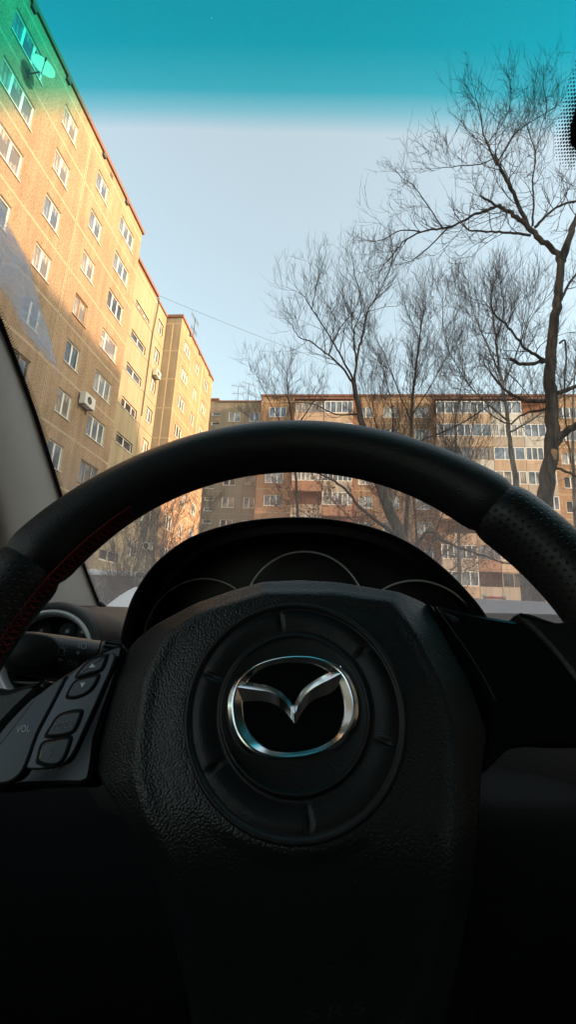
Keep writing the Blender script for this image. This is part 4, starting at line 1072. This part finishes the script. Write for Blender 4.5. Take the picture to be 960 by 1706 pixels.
for i in range(NR+3):
    row = []
    for k in range(NA):
        th = 2*math.pi*k/NA; t = min(i, NR)/NR; r_ = .0505+(ex_[k]-.0505)*t; p = HC+np.array([math.cos(th), math.sin(th)])*r_; h = pad_h(p)-.0035*max(0, (t-.97)/.03)**2
        if i > NR: h -= (.004, .022)[i-NR-1]; p = HC+(p-HC)*(1-.004*(i-NR))
        row.append(wp(p[0], p[1], h))
    rows.append(row)
b = MB(); b.grid(rows, cv=True); b.build('airbag_cover', M['pad'], sw, smooth=True)
# round centre plate with its six leaf-shaped notches
ang = [math.atan2(W(x, y, .02)[1]-HC[1], W(x, y, .02)[0]-HC[0]) for x, y in ((470, 1046), (597, 1090), (631, 1232), (513, 1350), (364, 1272), (345, 1122))]
prof = [(.0527, .0170), (.0522, .0200), (.0514, .0206), (.0503, .0204), (.0496, .0194), (.0490, .0186), (.0482, .0188), (.0470, .0192), (.0455, .0194), (.044, .0193), (.0425, .0190), (.041, .0186), (.0395, .0181), (.0380, .0176), (.0368, .0174), (.0362, .0178), (.0357, .0188), (.0350, .0193), (.0342, .0190), (.0338, .0180), (.033, .0176), (.020, .0176), (.0005, .0176)]
rows = []
for r_, h in prof:
    row = []
    for k in range(240):
        th = 2*math.pi*k/240; dd = 0
        for a in ang:
            da_ = (th-a+math.pi) % (2*math.pi)-math.pi; q = ((r_-.0437)/.0036)**2+(da_*r_/.0010)**2; dd = max(dd, math.exp(-q*1.2))
        row.append(wp(HC[0]+r_*math.cos(th), HC[1]+r_*math.sin(th), h-.0028*dd))
    rows.append(row)
M['plate'] = leather('fine grained black plastic', (.009, .010, .012), 1500, .3, .42, .0003)
b = MB(); b.grid(rows, cv=True); b.build('badge_plate', M['plate'], sw, smooth=True)
# emblem: chrome ring and wings over a gloss black ground
em = empty('emblem', parent=sw); NE = .0178
ez_ = lambda x, y: W(300+x/2.4, 980+y/2.4, NE+.002)
OUT = [(190, 500), (193, 430), (222, 368), (270, 323), (340, 288), (430, 268), (520, 267), (590, 284), (645, 315), (685, 362), (711, 430), (716, 500), (700, 560), (660, 612), (590, 657), (500, 682), (400, 690), (320, 680), (255, 648), (210, 585)]
INN = [(253, 500), (250, 455), (262, 385), (290, 350), (335, 318), (410, 300), (490, 298), (550, 308), (600, 335), (632, 372), (652, 430), (659, 480), (650, 535), (620, 590), (560, 630), (480, 650), (400, 652), (335, 632), (285, 585), (260, 540)]
O_ = cr([ez_(*p) for p in OUT], 6, True); I_ = cr([ez_(*p) for p in INN], 6, True)
# resample both by angle so that the strips stay even
def polar(P_, n_=160):
    c = np.array(ez_(455, 480)); A_ = sorted((math.atan2(p[1]-c[1], p[0]-c[0]), np.linalg.norm(p-c)) for p in P_)
    aa = [a for a, _ in A_]; rr_ = [r for _, r in A_]; aa = [aa[-1]-2*math.pi]+aa+[aa[0]+2*math.pi]; rr_ = [rr_[-1]]+rr_+[rr_[0]]
    return [(c+np.interp(t, aa, rr_)*np.array([math.cos(t), math.sin(t)])) for t in np.linspace(-math.pi, math.pi, n_+1)[:-1]]
O_, I_ = polar(O_), polar(I_)
b = MB(); rows = []
for t, h in ((0, 0), (0, .0012), (.04, .0020), (.30, .0034), (.40, .0036), (.50, .0034), (.92, .0016), (1, .0010), (1, 0)):
    rows.append([wp(*(o_+(i_-o_)*t), NE+h) for o_, i_ in zip(O_, I_)])
b.grid(rows, cv=True); b.build('emblem_ring', M['chrome'], em)
b = MB(); b.add([wp(*p, NE+.0004) for p in [(o_+i_)/2 for o_, i_ in zip(O_, I_)]], [tuple(range(len(O_)))]); b.build('emblem_ground', M['gloss'], em)
top = [(226, 362), (262, 370), (310, 379), (350, 387), (385, 401), (415, 423), (440, 450), (455, 467), (468, 440), (485, 412), (510, 386), (545, 362), (590, 338), (622, 315), (645, 308)]
mid = [(229, 398), (268, 404), (316, 411), (354, 417), (388, 431), (418, 455), (443, 484), (458, 503), (474, 472), (492, 442), (517, 414), (550, 392), (594, 370), (628, 352), (648, 343)]
bot = [(251, 452), (280, 450), (322, 449), (360, 456), (392, 469), (420, 492), (444, 520), (461, 541), (479, 511), (498, 480), (522, 455), (555, 436), (598, 420), (626, 398), (640, 376)]
T_, M_, B_ = [cr([ez_(*p) for p in q], 4) for q in (top, mid, bot)]
b = MB(); b.grid([[wp(*p, NE+.0004) for p in T_], [wp(*p, NE+.0008) for p in T_], [wp(*p, NE+.0036) for p in M_], [wp(*p, NE+.0012) for p in B_], [wp(*p, NE+.0004) for p in B_]])
b.build('emblem_wings', M['chrome'], em)

# spokes
fnw = lambda a, b_, n_: wp(a, b_, n_)
def plate(b, pp, n0, n1, ch=.0012, nref=None, m=0, n_=3):
    q = [W(*p, n1 if nref is None else nref) for p in pp]; b.prism(cr(q, n_, True) if n_ > 1 else q, fnw, n0, n1, ch, m)
sp = empty('spoke', parent=sw)
b = MB(); plate(b, [(716, 1008), (726, 1007), (790, 1022), (850, 1032), (876, 1038), (905, 1062), (945, 1105), (985, 1160), (1010, 1230), (960, 1240), (900, 1238), (855, 1246), (835, 1262), (812, 1285), (798, 1290), (802, 1240), (815, 1170), (770, 1080)], -.012, .004, .0022, n_=2)
b.build('spoke_panel', M['gloss'], sp, smooth=True, sharp=40)
b = MB(); L_ = cr([wp(*W(x, y, .0065), .0065) for x, y in ((727, 1011), (752, 1046), (785, 1093), (812, 1138), (826, 1166))], 5); b.tube(L_, .0004, 6)
b.build('spoke_trim', M['satin'], sp, smooth=True)
b = MB(); plate(b, [(868, 1030), (862, 1022), (880, 1019), (930, 1035), (960, 1030), (1000, 1040), (1010, 1200), (985, 1170), (945, 1112), (905, 1066)], -.010, .0055, .003, n_=3); b.build('thumb_rest', M['perf'], sp, smooth=True, sharp=50)
b = MB(); plate(b, [(732, 1015), (760, 1028), (768, 1035), (756, 1036)], .003, .0046, .0004, n_=1); b.build('spoke_inlay', M['switch'], sp)

ls = empty('spoke', parent=sw)
b = MB(); plate(b, [(207, 1078), (196, 1074), (170, 1084), (125, 1112), (80, 1140), (20, 1180), (-60, 1225), (-90, 1300), (-20, 1318), (40, 1310), (110, 1308), (150, 1300), (160, 1230), (190, 1140)], -.016, .004, .002, n_=2)
b.build('spoke_panel', M['gloss'], ls, smooth=True, sharp=40)
b = MB(); plate(b, [(118, 1122), (150, 1096), (178, 1088), (192, 1090), (186, 1112), (165, 1160), (140, 1215), (117, 1262), (92, 1278), (50, 1282), (42, 1272), (58, 1230), (84, 1180), (100, 1146)], .0035, .0068, .0008, n_=3)
b.build('switch_surround', M['switch_trim'], ls, smooth=True, sharp=40)
b = MB(); plate(b, [(110, 1128), (96, 1132), (60, 1160), (20, 1210), (-20, 1262), (-40, 1300), (0, 1308), (28, 1296), (44, 1272), (62, 1222), (86, 1176)], .0035, .0080, .0012, n_=3); vr = b.build('volume_rocker', M['switch'], ls, smooth=True, sharp=40)
def button(pp, n1=.0086):
    o = MB(); c = np.mean(pp, 0); big = [tuple(c+(np.array(p)-c)*1.13) for p in pp]
    plate(o, big, .006, .0072, .0002, n_=3); o1 = o.build('button_gasket', M['rubber'], ls)
    o = MB(); plate(o, pp, .006, n1, .0011, n_=3); return o.build('button', M['switch'], ls, smooth=True, sharp=40)
button([(128, 1128), (134, 1115), (152, 1098), (176, 1091), (177, 1096), (168, 1116), (150, 1122)])
button([(112, 1161), (116, 1148), (126, 1134), (146, 1127), (163, 1124), (160, 1136), (148, 1152), (128, 1162)])
button([(77, 1226), (86, 1208), (98, 1192), (118, 1185), (134, 1184), (134, 1193), (126, 1212), (118, 1221), (98, 1226)])
button([(64, 1271), (64, 1258), (71, 1238), (92, 1232), (116, 1228), (113, 1246), (104, 1266), (88, 1276)])
b = MB(); f9 = lambda x, y: wp(*W(x, y, .0089), .0089); f8 = lambda x, y: wp(*W(x, y, .0083), .0083)
flat(b, [(147.5, 1113), (153.5, 1105), (158, 1111)], f9); flat(b, [(133, 1138), (142.5, 1136.5), (136, 1145.5)], f9)
text(b, 'VOL', (26, 1221), (22, -2.5), (2.2, -11.5), f8, 1.05)
b.build('switch_mark', M['mark'], ls)
b = MB(); text(b, 'MODE', (88, 1215), (31, -4), (3, -11), f9); 
for p, q in (((76, 1246), (92, 1263)), ((90, 1244), (78, 1265)), ((80, 1246), (80, 1260)), ((80, 1250), (86, 1246)), ((80, 1258), (87, 1263))): line(b, p, q, 1.0, f9)
b.build('switch_mark', M['mark_dim'], ls)
b = MB(); plate(b, [(-40, 1150), (10, 1146), (50, 1134), (86, 1134), (60, 1156), (10, 1206), (-60, 1290), (-110, 1290)], -.012, .0062, .004, n_=3); b.build('thumb_rest', M['perf'], ls, smooth=True, sharp=50)
# embossed airbag letters low on the pad
b = MB()
def onpad(px, py):
    n_ = .008
    for _ in range(4): q = np.array(W(px, py, n_)); n_ = pad_h(q)+.0004
    return wp(*W(px, py, n_), n_)
M['emboss'] = plain('embossed letters', (.045, .045, .05), .35)
text(b, 'SRS', (508, 1702), (100, -14), (4, -22), onpad, 1.3)
for k in range(14):
    a0, a1 = k*math.pi/7, (k+1)*math.pi/7; line(b, (551+14*math.cos(a0), 1620+9*math.sin(a0)), (551+14*math.cos(a1), 1620+9*math.sin(a1)), 1.6, onpad)
line(b, (528, 1630), (535, 1617), 1.6, onpad); line(b, (570, 1613), (575, 1607), 1.6, onpad)
b.build('airbag_mark', M['emboss'], sw)

# --- frost left on the windscreen
FP = [(-40, 300), (0, 345), (12, 372), (30, 405), (50, 446), (60, 485), (72, 525), (84, 565), (93, 605), (104, 640), (112, 668), (104, 650), (88, 622), (66, 598), (42, 572), (24, 543), (8, 508), (-20, 480), (-70, 430)]
fp = [glass(*p) for p in FP]; fxy = [np.array([p[0], p[1]]) for p in cr([np.array([p[0], p[1]]) for p in fp], 5, True)]
fa = np.array(fxy); fb_ = np.roll(fa, -1, 0)
def fs(p):
    ab = fb_-fa; t = np.clip(((p-fa)*ab).sum(1)/((ab**2).sum(1)+1e-12), 0, 1); d = np.sqrt((((fa+ab*t[:, None])-p)**2).sum(1)).min(); ins = False
    x, y = p
    for i in range(len(fa)):
        (x1, y1), (x2, y2) = fa[i], fb_[i]
        if (y1 > y) != (y2 > y) and x < (x2-x1)*(y-y1)/(y2-y1)+x1: ins = not ins
    return d if ins else -d
rg = np.random.default_rng(4); b = MB()
x0, y0 = fa.min(0)-.01; x1, y1 = fa.max(0)+.01; st = .0028; nx, ny = int((x1-x0)/st), int((y1-y0)/st)
D = [[fs(np.array([x0+i*st, y0+j*st])) for j in range(ny)] for i in range(nx)]
idx = {}
def fv(i, j):
    if (i, j) not in idx:
        d = D[i][j]; h = .0008+.010*(1-math.exp(-max(d, 0)/.012))+rg.random()*.0016*(d > 0)
        p = gpt(x0+i*st+rg.normal()*.0006, y0+j*st+rg.normal()*.0006, -.002-h); idx[i, j] = len(b.v); b.v.append(tuple(p))
    return idx[i, j]
for i in range(nx-1):
    for j in range(ny-1):
        if max(D[i][j], D[i+1][j], D[i][j+1], D[i+1][j+1]) > rg.normal()*.0022+.0006: b.f.append((fv(i, j), fv(i+1, j), fv(i+1, j+1), fv(i, j+1))); b.m.append(0)
def frost_mat():
    m = NT('crusted frost'); m.set(Base_Color=(.80, .83, .88), Roughness=.7); nz = m.noise(230, 4, .8); m.bump(nz.outputs['Fac'], 1.0, .003)
    tl_ = m.n('ShaderNodeBsdfTranslucent'); tl_.inputs['Color'].default_value = (.62, .72, .84, 1)
    tr_ = m.n('ShaderNodeBsdfTransparent'); a = m.n('ShaderNodeMixShader', Fac=.75); m.l(m.b.outputs[0], a.inputs[1]); m.l(tl_.outputs[0], a.inputs[2])
    n3 = m.noise(38, 7, .75); r_ = m.ramp(n3.outputs['Fac'], [(.40, (.60,)*3), (.62, (.97,)*3)]); c = m.n('ShaderNodeMixShader'); ad = m.n('ShaderNodeAttribute', attribute_name='depth'); mr = m.n('ShaderNodeMapRange', interpolation_type='SMOOTHSTEP'); m.l(ad.outputs['Fac'], mr.inputs['Value'])
    mr.inputs['From Min'].default_value = 0; mr.inputs['From Max'].default_value = .009; m.l(m.math('MULTIPLY', m.math('MULTIPLY', mr.outputs[0], r_.outputs['Color']), .92), c.inputs[0]); m.l(tr_.outputs[0], c.inputs[1]); m.l(a.outputs[0], c.inputs[2])
    m.l(c.outputs[0], m.o.inputs['Surface']); return m.mat
fo = b.build('frost_patch', frost_mat(), smooth=True)
at_ = fo.data.attributes.new('depth', 'FLOAT', 'POINT'); dv = [0]*len(b.v)
for (i, j), k in idx.items(): dv[k] = max(D[i][j], 0)
at_.data.foreach_set('value', dv)
tag(fo, 'granular grey white frost patch on the windscreen beside the left pillar', 'frost')

# ------------------------------------------------------------------ light, sky, camera
sun_dir = Vector((.94, -.17, .245)).normalized()
el = math.asin(sun_dir.z)
w = bpy.data.worlds.new('World'); sc.world = w; w.use_nodes = True
nt = w.node_tree; bg = nt.nodes['Background']; sky = nt.nodes.new('ShaderNodeTexSky'); sky.sky_type = 'NISHITA'; sky.sun_disc = False
sky.sun_elevation = el; sky.sun_rotation = math.atan2(sun_dir.x, sun_dir.y); sky.air_density = 1.0; sky.dust_density = 2.0; sky.ozone_density = 1.0
sk = nt.nodes.new('ShaderNodeMix'); sk.data_type = 'RGBA'; sk.blend_type = 'ADD'; sk.inputs[0].default_value = 1.0
scl = nt.nodes.new('ShaderNodeMix'); scl.data_type = 'RGBA'; scl.blend_type = 'MULTIPLY'; scl.inputs[0].default_value = 1.0; scl.inputs[7].default_value = (.76, .76, .66, 1)
nt.links.new(sky.outputs['Color'], scl.inputs[6]); nt.links.new(scl.outputs[2], sk.inputs[6]); sk.inputs[7].default_value = (.53, .50, .38, 1)     # thin high cloud veil
nt.links.new(sk.outputs[2], bg.inputs['Color']); bg.inputs['Strength'].default_value = .15
sl = bpy.data.lights.new('sun', 'SUN'); sl.energy = 2.0; sl.angle = R(1.2); sl.color = (1, .615, .36)
so = bpy.data.objects.new('sun', sl); col.objects.link(so); so.rotation_euler = sun_dir.to_track_quat('Z', 'Y').to_euler()
cd = bpy.data.cameras.new('camera'); cam = bpy.data.objects.new('camera', cd); col.objects.link(cam); sc.camera = cam
cd.sensor_fit = 'VERTICAL'; cd.sensor_height = 36; cd.lens = 36*FOC/1706; cd.clip_start = .01; cd.clip_end = 3000
mw = Matrix.Identity(4)
for i in range(3):
    mw[i][0] = RW[i][0]; mw[i][1] = -RW[i][1]; mw[i][2] = -RW[i][2]
mw[2][3] = H; cam.matrix_world = mw
sc.view_settings.view_transform = 'Standard'; sc.view_settings.look = 'None'; sc.view_settings.gamma = 1; sc.view_settings.exposure = 1.95
sc.render.engine = 'CYCLES'; cy = sc.cycles; cy.use_denoising = True
try: cy.denoiser = 'OPENIMAGEDENOISE'
except Exception: pass
cy.max_bounces = 6; cy.diffuse_bounces = 3; cy.glossy_bounces = 3; cy.transparent_max_bounces = 24; cy.caustics_reflective = False; cy.caustics_refractive = False
